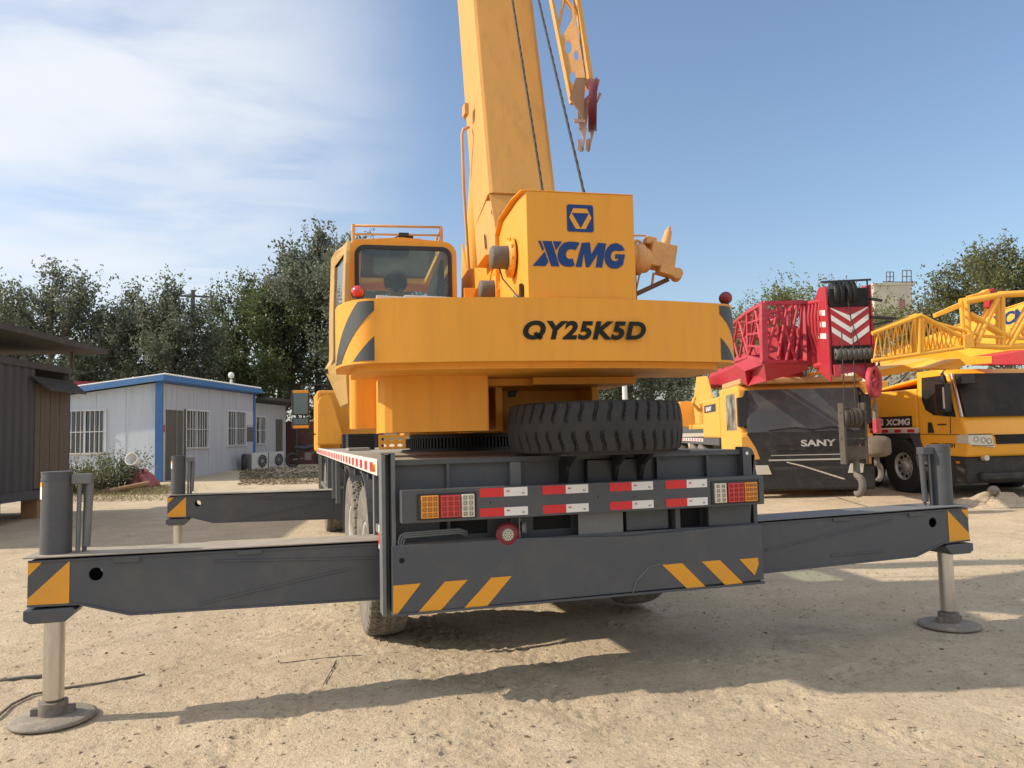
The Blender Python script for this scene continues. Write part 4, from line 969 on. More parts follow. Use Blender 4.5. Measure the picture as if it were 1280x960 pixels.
# --- dark container on the left edge
e0 = at(0, 633, 12.8); e1 = at(86, 616, 15.0); cdv = V((e1.x-e0.x, e1.y-e0.y, 0)).normalized(); cn = Z3.cross(cdv)
if cn.dot(CAM-e0) < 0: cn = -cn
CP = V((e1.x, e1.y, 0)); zt = at(86, 460, 15.0).z; zb = at(86, 617, 15.0).z
cont = thing('container', V((e1.x, e1.y, terr(e1.x, e1.y))), 'dark corrugated container cabin with board door on the left edge', 'container')
CL = 4.6; CWd = 2.6
def CX(a, d, z): return CP-cdv*a-cn*d+Z3*z                    # a towards the near end, d into the container
m = MB(); k = 0; pts = []
a = 1.25
while a < CL:
    pts += [(a, 0), (a+.08, 0), (a+.12, .035), (a+.2, .035), (a+.24, 0)]; a += .24
pts2 = pts+[(CL, .3), (1.25, .3)]
m.prism([(p[0], p[1]) for p in pts2], CX(0, 0, zb+.15), -cdv, -cn, Z3*(zt-zb-.25))
m.bar(CX(0, .02, zb+.07), CX(CL, .02, zb+.07), .12, .16); m.bar(CX(0, .02, zt-.05), CX(CL, .02, zt-.05), .10, .12)
m.bar(CX(0.05, .05, zb), CX(.05, .05, zt), .1)
m.prism([(0, zb), (CWd, zb), (CWd, zt), (0, zt)], CX(0, 0, 0), -cn, Z3, -cdv*.06); m.prism([(0, zb), (CL, zb), (CL, zt), (0, zt)], CX(0, CWd, 0), -cdv, Z3, cn*.05)
m.prism([(0, 0), (CL, 0), (CL, CWd), (0, CWd)], CX(0, 0, zt-.02), -cdv, -cn, Z3*.03); m.prism([(0, 0), (CL, 0), (CL, CWd), (0, CWd)], CX(0, 0, zb), -cdv, -cn, Z3*.05)
m.build('shell', CONT, cont)
m = MB()
for i in range(7): m.bb(0, 0, 0, 0, 0, 0) if False else m.box(CX(.17+i*.165, .0, (zb+zt-.36)/2+.08), (.155, .03+.008*(i % 2), zt-.42-zb-.12), Matrix((cdv, cn, Z3)).transposed())
m.build('board_door', WOODB, cont, .004)
m = MB(); q = [CX(-.05, -.02, zt-.28), CX(1.4, -.02, zt-.28), CX(1.3, -.3, zt-.52), CX(-.02, -.3, zt-.52)]
m.add(q+[p+Z3*.03 for p in q], [(0, 1, 2, 3), (7, 6, 5, 4), (0, 4, 5, 1), (1, 5, 6, 2), (2, 6, 7, 3), (3, 7, 4, 0)]); m.build('door_canopy', ROOFD, cont)
for a_, d_, h_ in ((-.04, 0, .34), (4, 0, .36), (-.04, 2, .36)): MB().bar(CX(a_, d_, zt), CX(a_, d_, zt+h_), .05).build('canopy_post', GALV, cont)
m = MB(); q = [CX(-.45, -.5, zt+.33), CX(4.4, -.5, zt+.36), CX(4.4, 2.9, zt+.42), CX(-.35, 2.9, zt+.37)]
m.add(q+[p+Z3*.09 for p in q], [(0, 1, 2, 3), (7, 6, 5, 4), (0, 4, 5, 1), (1, 5, 6, 2), (2, 6, 7, 3), (3, 7, 4, 0)])
for i in range(30):
    t = i/30; m.bar(q[0].lerp(q[1], t)+Z3*.1, q[3].lerp(q[2], t)+Z3*.1, .05, .03)
m.build('flat_canopy', ROOFD, cont)
for a in (.45, 2.4, 4.2):
    P = CX(a, .2, 0); g = terr(P.x, P.y); m = MB(); m.box(V((P.x, P.y, (g+zb)/2-.02)), (1.1 if a < 1 else .6, .3, zb-g+.04), Matrix((cdv, cn, Z3)).transposed())
    o = m.build('timber_block', TIMB if a < 1 else ROOFD, None, .01)
    tag(o, {.45: 'pale timber block under the far corner of the dark container', 2.4: 'dark block under the middle of the dark container', 4.2: 'dark block under the near end of the dark container'}[a], 'block', 'blocks under the container')
# red roof sliver behind
P = at(102, 480, 27); m = MB(); X_ = relaz(80); m.prism([(-1.2, -1.4), (.9, -1.4), (.9, .07), (-1.2, .12)], P, X_, Z3, relaz(0)*2)
o = m.build('red_shed', DKRED); tag(o, 'small dark red shed roof behind the white house and the container', 'shed')

# ------------------------------------------------------------------ vegetation
def leaves(P, Dv, size, asp=.5):
    """quads at P with long axis Dv"""
    n = len(P); r = rng.normal(size=(n, 3)); r -= Dv*(r*Dv).sum(1, keepdims=True); r /= np.linalg.norm(r, axis=1, keepdims=True)+1e-9
    s = size*(.65+.7*rng.random((n, 1)))
    a = P; b = P+Dv*s*.5+r*s*asp*.5; c = P+Dv*s; d = P+Dv*s*.5-r*s*asp*.5
    return np.stack([a, b, c, d], 1).reshape(-1, 3)
def quad_mesh(name, co, m, parent):
    n = len(co)//4; me = bpy.data.meshes.new(name); me.vertices.add(len(co)); me.vertices.foreach_set('co', co.astype(np.float32).ravel())
    me.loops.add(len(co)); me.loops.foreach_set('vertex_index', np.arange(len(co), dtype=np.int32)); me.polygons.add(n)
    me.polygons.foreach_set('loop_start', np.arange(0, len(co), 4, dtype=np.int32)); me.update(calc_edges=True)
    me.materials.append(m); o = bpy.data.objects.new(name, me); COL.objects.link(o)
    if parent: o.parent = parent
    return o
def unit(a): return a/(np.linalg.norm(a, axis=-1, keepdims=True)+1e-9)
def tree(base, H, Rr, label, lm, name='tree', nspr=1500, nl=16, size=.13, z0=.18, upb=.7, seed=0, sprl=.8, shape=1., lean=(0, 0), gap=.25):
    global rng; rng = np.random.default_rng(seed+11); rn = random.Random(seed)
    o = thing(name, base, label, 'tree', 'trees round the yard')
    t = MB(); tp_ = V((lean[0]*H, lean[1]*H, H*.62))
    mid = tp_*.5+V((rn.uniform(-.2, .2), rn.uniform(-.2, .2), 0))
    r_ = .016*H+.04; t.tube([V((0, 0, -.3)), mid*.5, mid, tp_, V((lean[0]*H*1.3, lean[1]*H*1.3, H*.9))], [r_*1.15, r_, r_*.75, r_*.45, r_*.12], 8)
    tips = []
    def dome(p):
        r2 = ((p.x-lean[0]*H)**2+(p.y-lean[1]*H)**2)/(Rr*1.15)**2
        return V((p.x, p.y, min(p.z, H*(.93-.30*min(1, r2))+rn.uniform(-.5, .25))))
    nL = 15
    for i in range(nL):
        h = z0+.55*(i+.5)/nL*1.05; p0 = V((lean[0]*H*h, lean[1]*H*h, H*h)); a = i*2.4+rn.uniform(-.4, .4)
        hh = h+.05; prof_ = math.sin(min(1, max(.05, (1-h)))**.8*PI*.62+.25)
        ln = Rr*prof_*rn.uniform(.75, 1.15)
        d = V((math.cos(a), math.sin(a), upb*rn.uniform(.6, 1.5)+.8*h)).normalized(); ln *= 1.15
        p1 = p0+d*ln*.5; p2 = p0+d*ln+Z3*ln*.15; p2 = dome(p2); p1.z = min(p1.z, (p0.z+p2.z)/2+.3)
        t.tube([p0, p1, p2], [r_*.4*(1-h*.6), r_*.25, .02], 6); tips.append((p0, p1, p2))
        for k in range(4):
            b0 = p0.lerp(p2, rn.uniform(.35, .9)); dd = (d+V((rn.uniform(-.8, .8), rn.uniform(-.8, .8), rn.uniform(-.1, .9)))).normalized(); e = dome(b0+dd*ln*rn.uniform(.3, .55))
            t.tube([b0, b0.lerp(e, .5)+Z3*.05, e], [r_*.14+.01, .015, .008], 5); tips.append((b0, b0.lerp(e, .5), e))
    tips.append((tp_, tp_*1.2, V((lean[0]*H*1.3, lean[1]*H*1.3, H*.95)))); tips.append((tp_, tp_*1.15, V((lean[0]*H+Rr*.1, lean[1]*H, H*.92))))
    tr = t.build('trunk', BARK, None); tr.parent = o
    # sprigs along the branches
    T = np.array([[list(a), list(b), list(c)] for a, b, c in tips]); L_ = np.linalg.norm(T[:, 2]-T[:, 0], axis=1)
    pr_ = L_**1.2; pr_ /= pr_.sum(); idx = rng.choice(len(T), nspr, p=pr_); tt = rng.random(nspr)**.6*.85+.15
    S0 = T[idx, 0]*(1-tt[:, None])+T[idx, 2]*tt[:, None]
    ctr = np.array([lean[0]*H*.5, lean[1]*H*.5, H*.45]); outw = unit(S0-ctr)
    S0 = S0+rng.normal(size=S0.shape)*Rr*.07
    dr = unit(outw*.8+rng.normal(size=S0.shape)*.55+np.array([0, 0, upb*.9])); ln = sprl*(.4+.9*rng.random((nspr, 1)))
    k = rng.random((nspr, nl, 1)); P = S0[:, None]+dr[:, None]*ln[:, None]*k+rng.normal(size=(nspr, nl, 3))*.10*(1-.6*k)*sprl
    Dv = unit(dr[:, None]*.6+rng.normal(size=P.shape)*.8)
    P = P.reshape(-1, 3); Dv = Dv.reshape(-1, 3); keep = P[:, 2] > H*z0*.75; P = P[keep]; Dv = Dv[keep]
    quad_mesh('crown', leaves(P, Dv, size, .55), lm, o)
    return o
def tbase(px, D): P = at(px, 550, D); return V((P.x, P.y, terr(P.x, P.y)-.05))
def ttop(py, px, D, base): return at(px, py, D).z-base.z
TREES = [  # px, top y, D, crown radius, material, label, extras
    (-30, 335, 34, 3.2, LEAFD, 'grey green tree at the left edge of the photo behind the container canopy', {}),
    (62, 314, 33, 2.7, LEAFD, 'tall feathery tree rising above the container canopy on the left', {}),
    (118, 398, 37, 2.0, LEAFD, 'smaller tree in the gap above the red shed roof', dict(nspr=650)),
    (160, 346, 34, 1.9, LEAFD, 'bushy tree with twiggy top just behind the gable of the white house', {}),
    (212, 342, 33, 1.9, LEAFD, 'dark tree beside the utility pole behind the white house', {}),
    (258, 440, 38, 2.0, LEAFD, 'low tree with sky gaps behind the middle of the white house roof', dict(nspr=600)),
    (305, 330, 38, 2.6, LEAFG, 'green tree with spread twigs above the far end of the house roof', {}),
    (400, 266, 39, 3.6, LEAFD, 'tallest dark tree directly left of the crane cab', dict(nspr=3000, size=.17)),
    (352, 340, 37, 2.6, LEAFG, 'green tree in front of the tallest dark tree', dict(nspr=1500)),
    (455, 280, 35, 3.0, LEAFD, 'dark tree behind the crane cab roof rail', dict(nspr=1800)),
    (735, 455, 44, 2.5, LEAFG, 'small green tree seen under the counterweight left of the white pole', dict(nspr=800)),
    (815, 440, 42, 2.6, LEAFD, 'dark green tree seen under the counterweight right of the white pole', dict(nspr=1300)),
    (945, 376, 48, 3.0, LEAFY, 'low yellow green tree behind the red lattice jib', dict(nspr=1300, upb=.25, z0=.25)),
    (1012, 334, 44, 4.3, LEAFY, 'wide airy yellow green tree above the red lattice jib', dict(nspr=1300, nl=13, upb=.25, z0=.3)),
    (1092, 348, 46, 3.2, LEAFY, 'airy pale tree between the red boom head and the cream building', dict(nspr=420, nl=11, upb=.25, z0=.25)),
    (1180, 384, 56, 2.2, LEAFO, 'small olive tree right of the cream building', dict(nspr=800, z0=.3)),
    (1268, 288, 36, 3.8, LEAFO, 'big olive tree at the right edge above the yellow boom', dict(nspr=2600, nl=16, upb=.3, z0=.3)),
    (1330, 300, 38, 4.0, LEAFO, 'olive tree outside the right edge behind the yellow crane', dict(nspr=1000)),
]
for i, (px, py, D, Rr, lm, lab, kw) in enumerate(TREES):
    b = tbase(px, D); H = ttop(py, px, D, b)*.96; a = dict(nspr=1250, nl=16, size=.14, z0=.12, seed=i, sprl=1.0); a.update(kw)
    tree(b, H, Rr, lab, lm, **a)
# shrubs beside the house
def shrub(px, py, D, w, h, label, lm, n=1500, seed=0, size=.05):
    global rng; rng = np.random.default_rng(seed); P = at(px, py, D); b = V((P.x, P.y, terr(P.x, P.y)))
    o = thing('shrub', b, label, 'shrub', 'shrubs against the gable wall'); k = 40
    T = np.stack([rng.uniform(-w/2, w/2, k), rng.uniform(-w/3, w/3, k), np.zeros(k)], 1); tips = np.stack([T[:, 0]*1.25+rng.normal(size=k)*.12, T[:, 1]*1.2, h*(.5+.5*rng.random(k))], 1)
    t = MB()
    for a, c in zip(T*.5, tips): t.tube([V(a), V((a+c)/2)+V((rng.normal()*.04, 0, 0)), V(c)], [.012, .008, .004], 4)
    s_ = t.build('stems', BARK, None); s_.parent = o
    i = rng.integers(0, k, n); q = rng.random((n, 1))**.7; Pp = T[i]*.5*(1-q)+tips[i]*q+rng.normal(size=(n, 3))*.09
    Pp[:, 2] = np.abs(Pp[:, 2]); quad_mesh('foliage', leaves(Pp, unit(rng.normal(size=(n, 3))+np.array([0, 0, .6])), size, .6), lm, o)
shrub(152, 606, 20.5, 1.0, 1.1, 'green shrub with upright top beside the pink cloth pile', LEAFG, 1700, 1, .06)
shrub(124, 610, 20.0, 1.1, .7, 'low green shrub under the barred gable window', LEAFG, 1500, 2, .06)
shrub(98, 608, 19.0, 1.0, 1.0, 'brownish shrub right beside the container corner', LEAFO, 1800, 3, .06)
# junk by the wall
P = at(178, 600, 20.8); g = terr(P.x, P.y)
o = MB().lathe([(.001, .0), (.12, .0), (.17, .28), (.155, .28), (.11, .02), (.001, .02)], at(171, 577, 20.2), V((-.3, -.8, .25)), 20).build('plastic_bucket', STW); tag(o, 'white plastic bucket tipped on the pink cloth pile by the blue post', 'bucket')
m = MB(); n1, n2 = 22, 14; vs = []
for i in range(n1):
    for j in range(n2):
        th = 2*PI*i/n1; ph = PI/2*j/(n2-1); rr = .30*(1+.25*math.sin(5*th+3*ph)+.12*math.sin(11*th-4*ph)); vs.append((P.x+rr*math.cos(th)*math.cos(ph)*1.15, P.y+rr*math.sin(th)*math.cos(ph), g+max(-.02, 1.35*rr*math.sin(ph))))
m.add(vs, [(i*n2+j, ((i+1) % n1)*n2+j, ((i+1) % n1)*n2+j+1, i*n2+j+1) for i in range(n1) for j in range(n2-1)], True)
o = m.build('cloth_pile', CLOTHR); tag(o, 'heap of faded pink red cloth against the white wall by the blue post', 'cloth pile')
m = MB(); P = at(137, 609, 19); g = terr(P.x, P.y); m.cyl(V((P.x, P.y, g+.06)), V((P.x, P.y, g+.22))+relaz(60)*.9, .07, .06); o = m.build('log', TIMB); tag(o, 'short pale log lying in dry weeds by the shrubs', 'log')
# utility poles + wires
def upole(px, D, ytop, label, mt, r=.13, arms=True, wire=None):
    b = tbase(px, D); H = ttop(ytop, px, D, b); o = thing('utility_pole', b, label, 'utility pole', 'utility poles')
    m = MB(); m.cyl(b, b+Z3*H, r, r*.75, n=12); m.build('pole', mt, o)
    if arms:
        m = MB()
        for dz in (.3, 1.1): m.bar(b+Z3*(H-dz)-X3*.9, b+Z3*(H-dz)+X3*.9, .08)
        m.build('crossarm', GALV, o)
        m = MB()
        for dz in (.3, 1.1):
            for x in (-.8, 0, .8): m.cyl(b+Z3*(H-dz+.04)+X3*x, b+Z3*(H-dz+.22)+X3*x, .05, .03, n=8)
        m.build('insulator', GALV, o)
    return b+Z3*H
p1 = upole(240, 36, 360, 'dark utility pole with crossarms among the trees behind the house', GALV)
p2 = upole(783, 40, 440, 'white concrete pole seen under the counterweight', STW, r=.16, arms=False)
m = MB()
for dz, dx in ((.3, -.8), (.3, .8), (1.1, -.8), (1.1, .8)):
    a = p1+V((dx, 0, .2-dz)); b_ = V((p2.x, p2.y, p2.z+1.4-dz*.6)); pts = [a.lerp(b_, t)-Z3*1.6*4*t*(1-t)*.5 for t in [i/24 for i in range(25)]]; m.tube(pts, .012, 4)
o = m.build('power_line', BLACK); tag(o, 'thin power lines running behind the trees from the dark pole to the right', 'power line')

# cream building with rooftop frame
D = 110; P = at(1125, 500, D); g0 = terr(P.x, P.y); X_ = relaz(88); Bw = at(1150, 500, D)-at(1101, 500, D); hz = at(1125, 354, D).z
b0 = at(1100, 500, D); b0.z = 0
bl = thing('apartment_building', V((P.x, P.y, g0)), 'distant cream multi storey building with a sign frame on its roof behind the cranes', 'building')
wd = Bw.length; m = MB(); m.prism([(0, 0), (wd, 0), (wd, hz), (0, hz)], b0, X_, Z3, relaz(0)*14); m.prism([(-.15, hz), (wd+.15, hz), (wd+.15, hz+.3), (-.15, hz+.3)], b0-relaz(0)*.15, X_, Z3, relaz(0)*14.3); m.build('wall', CONC, bl)
for k in range(6):
    z = hz-2.2-k*2.9
    m = MB(); m.prism([(wd*.64, z-1.6), (wd*.8, z-1.6), (wd*.8, z), (wd*.64, z)], b0-relaz(0)*.05, X_, Z3, relaz(0)*.04); m.build('window', BRK2, bl)
m = MB()
for (x0, x1, y0, y1) in ((1108, 1117, 340, 352), (1128, 1139, 338, 353)):
    qa, qb, qc, qd = at(x0, y1, D+3), at(x0, y0, D+3), at(x1, y0, D+3), at(x1, y1, D+3)
    for a, b_ in ((qa, qb), (qb, qc), (qc, qd), (qa, qd), (qa.lerp(qd, .5), qb.lerp(qc, .5)), (qa.lerp(qb, .5), qd.lerp(qc, .5))): m.bar(a, b_, .10)
m.bar(at(1104, 352.5, D+3), at(1146, 352.5, D+3), .12)
m.build('sign_frame', GALV, bl)

# ================================================================== RIGHT-HAND CRANES
def frame(px, D, azr):
    P = at(px, 560, D); P = V((P.x, P.y, terr(P.x, P.y)-.02)); a = YAW+math.radians(azr)
    return Matrix.Translation(P) @ Matrix.Rotation(-a, 4, 'Z'), P
def solid(M, pts, y0, y1):                                   # side profile helper (x,z) extruded in y
    m = MB(M); m.prism(pts, (0, y0, 0), X3, Z3, Y3*(y1-y0)); return m
def yzpr(m, pts, x0, x1): m.prism(pts, (x0, 0, 0), Y3, Z3, X3*(x1-x0)); return m
# --- crane A (black-fronted cab, red boom)
MA, PA = frame(1008, 14.9, 4.3)
cA = thing('mobile_crane', PA, 'parked truck crane with dusty black front panel under a red boom with white chevrons', 'truck crane', 'cranes parked on the right')
ZA = 1.5215-PA.z                                             # eye height in its frame
m = MB(MA); yzpr(m, [(.02, .95), (0, 1.25), (.05, 1.30), (.18, 2.18), (.32, 2.26), (2.0, 2.26), (2.0, .55), (1.55, .55), (1.5, .8), (.55, .85), (.45, .62), (.02, .62)], -1.25, 1.25); m.build('cab_body', YEL2, cA, .05)
m = MB(MA); m.bb(-1.2, 1.2, .14, 1.9, 2.262, 2.38); m.cyl((-.75, .2, 2.38), (-.75, .2, 2.43), .03); m.build('cab_roof', mat('dusty_orange_roof', (.50, .29, .13), .7, dirt=(.5, .38, .25), dirtamt=.6), cA, .03)
m = MB(MA); q = [(-1.12, -.02, 1.28), (1.12, -.02, 1.28), (1.10, .13, 2.14), (-1.10, .13, 2.14)]
m.add([V(p)+V((0, -.012, 0)) for p in q]+[V(p)+V((0, .02, 0)) for p in q], [(0, 1, 2, 3), (7, 6, 5, 4), (0, 4, 5, 1), (1, 5, 6, 2), (2, 6, 7, 3), (3, 7, 4, 0)]); m.build('windscreen', mat('dusty_dark_windscreen', (.07, .082, .098), .25, var=.35, scale=1.6, dirt=(.17, .16, .145), dirtamt=.8), cA)
m = MB(MA); m.prism([(-.98, .60), (1.1, .60), (1.14, 1.27), (-1.14, 1.27), (-1.12, 1.22), (-.98, .9)], (0, -.05, 0), X3, Z3, Y3*.05)
m.bb(-1.12, 1.12, -.035, -.012, 1.26, 1.30)
for z in (.78, .93, 1.04): m.bb(-.6, .75, -.065, -.05, z, z+.035)
m.build('front_panel', mat('satin_black_panel', (.022, .021, .022), .35, var=.3, dirt=(.1, .09, .08), dirtamt=.5), cA, .01)
m = MB(MA); m.bb(-.75, .75, -.075, -.062, .735, .765); m.bb(-.7, .7, -.07, -.06, .835, .85); m.build('chrome_trim', mat('dull_chrome', (.6, .58, .54), .3, metal=.8), cA)
m = MB(MA); m.prism([(-1.25, .16), (1.25, .16), (1.25, .62), (-1.25, .62)], (0, -.12, 0), X3, Z3, Y3*.35); m.build('bumper', mat('bumper_black', (.02, .02, .02), .5, dirt=(.1, .09, .08), dirtamt=.4), cA, .05)
XA, UA = MA.to_3x3() @ X3, Z3
text('SANY', 'wordmark', mat('silver_letters', (.55, .55, .54), .35, metal=.3), cA, MA @ V((-.12, -.07, 1.005)), XA, Z3, .66, .13, .012, off=.035, spacing=1.05)
for s in (-1, 1):
    m = MB(MA); m.prism([(s*1.0, .48), (s*.72, .48), (s*.78, .66), (s*1.03, .66)][::1], (0, -.13, 0), X3, Z3, Y3*.02); m.build('headlight', CLRL, cA)
    m = MB(MA); m.prism([(s*1.25, 1.22), (s*1.12, 1.24), (s*.98, 1.0), (s*.9, .78), (s*1.02, .76), (s*1.25, .8)], (0, -.055, 0), X3, Z3, Y3*.06); m.build('corner_panel', YEL2, cA, .01)
    m = MB(MA); m.bb(s*1.18-.1, s*1.18+.1, .02, .14, 1.42, 2.0); m.tube([(s*1.15, .05, 2.0), (s*1.1, .1, 2.12), (s*1.0, .2, 2.12)], .03, 6); m.tube([(s*1.15, .05, 1.42), (s*1.0, .15, 1.36)], .03, 6); m.build('mirror', BLUEC, cA, .03)
    m = MB(MA); m.prism([(.32, 1.35), (.40, 2.1), (1.3, 2.1), (1.3, 1.35)], (s*1.253, 0, 0), Y3, Z3, X3*(-s)*.006); m.build('side_window', DKGL2, cA)
m = MB(MA); m.tube([(-.7, -.03, 1.33), (-.2, -.03, 1.38), (.15, -.03, 1.32)], .012, 5); m.tube([(.1, -.03, 1.32), (.5, -.03, 1.37), (.9, -.03, 1.30)], .012, 5); m.build('wiper', BLACK, cA)
m = MB(MA); m.bb(-.45, .45, 1.9, 11, .7, 1.05); m.bb(-1.25, 1.25, 2.2, 11, 1.02, 1.18); m.build('chassis', GREY, cA)
m = MB(MA); m.bb(-1.24, 1.24, 2.15, 4.3, 1.18, 2.12); bx = m.build('engine_hood', YEL2, cA, .05)
m = MB(MA); m.bb(-1.246, -1.24, 2.5, 4.0, 1.80, 1.98); m.build('name_plate', BLUEC, bx)
text('SANY', 'wordmark', STW, bx, MA @ V((-1.247, 3.75, 1.83)), -(MA.to_3x3() @ Y3), Z3, .75, .11, .004, off=.03)
m = MB(MA); m.bb(-1.256, -1.25, 4.3, 11, 1.09, 1.17); m.k = 1
for i in range(14): m.bb(-1.26, -1.257, 4.5+i*.45, 4.7+i*.45, 1.1, 1.16)
m.build('side_strip', [STW, STR], cA)
for y in (1.1, 5.0, 6.4, 9.2):
    for s in (-1, 1): wheel(cA, MA @ Matrix.Translation((s*1.08, y, .54)) @ Matrix.Rotation(0 if s < 0 else PI, 4, 'Z'), T_ZIG, [RUBD])
m = MB(MA); m.prism([(5.2, 1.55), (8.4, 1.55), (8.8, 2.2), (8.0, 3.0), (6.4, 2.9), (5.6, 2.2)], (-.75, 0, 0), Y3, Z3, X3*.06); m.prism([(5.2, 1.55), (8.4, 1.55), (8.8, 2.2), (8.0, 3.0), (6.4, 2.9), (5.6, 2.2)], (.35, 0, 0), Y3, Z3, X3*.06)
m.bb(-.9, .8, 5.0, 9.0, 1.42, 1.56); m.bb(-1.15, 1.15, 8.8, 9.8, 1.5, 2.3); m.cyl((-.2, 6.8, 1.18), (-.2, 6.8, 1.45), .6)
m.bb(-2.2, -1.2, 8.0, 8.2, 2.05, 2.2); m.build('superstructure', YEL2, cA, .01)
m = MB(MA); m.cyl((-1.0, 5.6, 1.56), (-1.0, 5.6, 1.85), .22); m.box((-.95, 5.6, 1.98), (.25, .3, .25)); m.tube([(-1.1, 5.5, 1.9), (-1.3, 5.4, 2.1), (-1.2, 5.7, 2.25)], .05, 6); m.build('slew_motor', YEL2, cA, .01)
# boom of crane A
BX = (-.30, .30)
bA = MB(MA); bA.prism([(-.36, 2.62), (.36, 2.62), (.40, 2.95), (.33, 3.22), (-.33, 3.22), (-.40, 2.95)], (.0, -2.6, 0), X3, Z3, Y3*10.5)
bA.build('boom', RED, cA, .01)
m = MB(MA); m.cyl((-.05, .4, 2.42), (-.05, 6.0, 2.05), .20, n=24); m.build('luffing_cylinder', RED, cA)
m = MB(MA); m.lathe([(.2, 0), (.235, .03), (.235, .3), (.2, .33)], (-.05, 4.4, 2.16), V((0, 1, -.06)), 20); m.build('cylinder_band', WHITEP, cA)
# head
hz1 = V((0, 0, 0)); HDp = at(1064, 430, 12.2); hl_ = MA.inverted() @ HDp; hx0, hy0, hz0 = hl_
m = MB(MA)
m.bb(hx0-.33, hx0+.33, hy0+.02, hy0+.5, hz0-.35, hz0+.62)
for s in (-1, 1): m.prism([(hy0-.02, hz0-.6), (hy0+.9, hz0-.25), (hy0+.9, hz0+.55), (hy0+.35, hz0+.98), (hy0, hz0+.95)], (hx0+s*.33, 0, 0), Y3, Z3, X3*.03*s)
m.build('boom_head', RED, cA, .006)
m = MB(MA); m.bb(hx0-.30, hx0+.30, hy0+.0, hy0+.018, hz0-.02, hz0+.60); pl_ = m.build('chevron_plate', RED, cA)
for k in range(3):
    zc = hz0+.14+k*.19-.02
    for s in (-1, 1):
        q = [(hx0, zc-.13), (hx0+s*.29, zc+.08), (hx0+s*.29, zc+.17), (hx0, zc-.04)]
        q = [(x, min(z, hz0+.595)) for x, z in q]
        b = MB(MA); b.prism(q, (0, hy0-.002, 0), X3, Z3, -Y3*.003); b.build('white_chevron', STW, pl_)
        b = MB(MA); b.prism([(hy0+.05, zc-.02), (hy0+.6, zc+.06), (hy0+.6, zc+.15), (hy0+.05, zc+.07)], (hx0-.364, 0, 0), Y3, Z3, -X3*.003)
        if s < 0: b.build('white_chevron', STW, pl_)
m = MB(MA)
for i in range(7): m.lathe([(.03, -.03), (.10, -.035), (.075, 0), (.10, .035), (.03, .03)], (hx0-.24+i*.08, hy0-.06, hz0-.17), X3, 20)
m.build('head_roller', GALV, cA)
m = MB(MA); m.bb(hx0-.30, hx0+.30, hy0-.005, hy0+.02, hz0-.31, hz0-.03); m.bb(hx0-.3, hx0+.3, hy0-.02, hy0+.018, hz0+.61, hz0+.9); m.build('head_opening', DARKHOLE, cA)
m = MB(MA)
for dx in (-.2, -.12, .0, .08): m.lathe([(.04, -.025), (.22, -.03), (.19, 0), (.22, .03), (.04, .025)], (hx0+dx, hy0+.12, hz0+.82), X3, 28)
m.build('top_sheave', BLACK, cA)
m = MB(MA); m.bar((hx0-.42, hy0, hz0+1.02), (hx0+.36, hy0, hz0+1.03), .03); m.bar((hx0+.3, hy0, hz0+.6), (hx0+.3, hy0, hz0+1.03), .02); m.bar((hx0+.33, hy0, hz0+.72), (hx0+.55, hy0+.1, hz0+.70), .04); m.bar((hx0+.33, hy0, hz0+.42), (hx0+.75, hy0+.1, hz0+.40), .04); m.bar((hx0+.35, hy0, hz0+.3), (hx0+.7, hy0+.1, hz0+.36), .03); m.build('head_bracket', BLACK, cA)
# lower red spoked sheave and bracket
sx, sz = hx0+.30, hz0-.62
m = MB(MA); m.prism([(hx0-.30, hz0-.33), (hx0+.28, hz0-.33), (sx, sz+.28), (sx+.02, sz-.05), (hx0+.05, hz0-.45), (hx0-.3, hz0-.5)], (0, hy0+.02, 0), X3, Z3, Y3*.05)
m.prism([(hx0-.30, hz0-.33), (hx0-.18, hz0-.33), (hx0-.2, hz0-.52), (hx0-.3, hz0-.52)], (0, hy0-.05, 0), X3, Z3, Y3*.06)
m.build('lower_bracket', REDP, cA, .006)
m = MB(MA); axs = V((.75, -.66, 0)); m.lathe([(.19, -.03), (.255, -.035), (.235, 0), (.255, .035), (.19, .03), (.19, -.03)], (sx, hy0-.05, sz), axs, 32); m.lathe([(.02, -.04), (.07, -.03), (.07, .03), (.02, .04)], (sx, hy0-.05, sz), axs, 16)
e1_ = axs.normalized().cross(Z3).normalized()
for i in range(6): a = 2*PI*i/6; m.bar(V((sx, hy0-.05, sz))+(e1_*math.cos(a)+Z3*math.sin(a))*.05, V((sx, hy0-.05, sz))+(e1_*math.cos(a)+Z3*math.sin(a))*.20, .035, .02)
m.build('spoked_sheave', REDP, cA)
# red lattice jib alongside: near end frame etc.
def WL(px, py, D): return at(px, py, D)
lat = bpy.data.objects.new('lattice_jib', None); COL.objects.link(lat); lat.parent = cA; lat.location = (MA.inverted() @ V((0, 0, 0))) if False else V((0, 0, 0))
m = MB()
A0, A1, A2, A3 = WL(954, 379, 12.8), WL(955, 452, 12.8), WL(1009, 378, 13.2), WL(1009, 453, 13.2)
B0_, B1_ = WL(935, 390, 14.6), WL(936, 446, 14.6); B2_, B3_ = WL(985, 388, 15.2), WL(985, 446, 15.2)
for a, b_ in ((A0, A1), (A2, A3)): m.bar(a, b_, .10)
for a, b_ in ((A0, A2), (A1, A3), (A0, B0_), (A1, B1_), (B0_, B1_), (B0_, B2_), (B1_, B3_), (A2, B2_), (A3, B3_), (B2_, B3_)): m.bar(a, b_, .065)
L3 = lambda a, b_, t: a.lerp(b_, t)
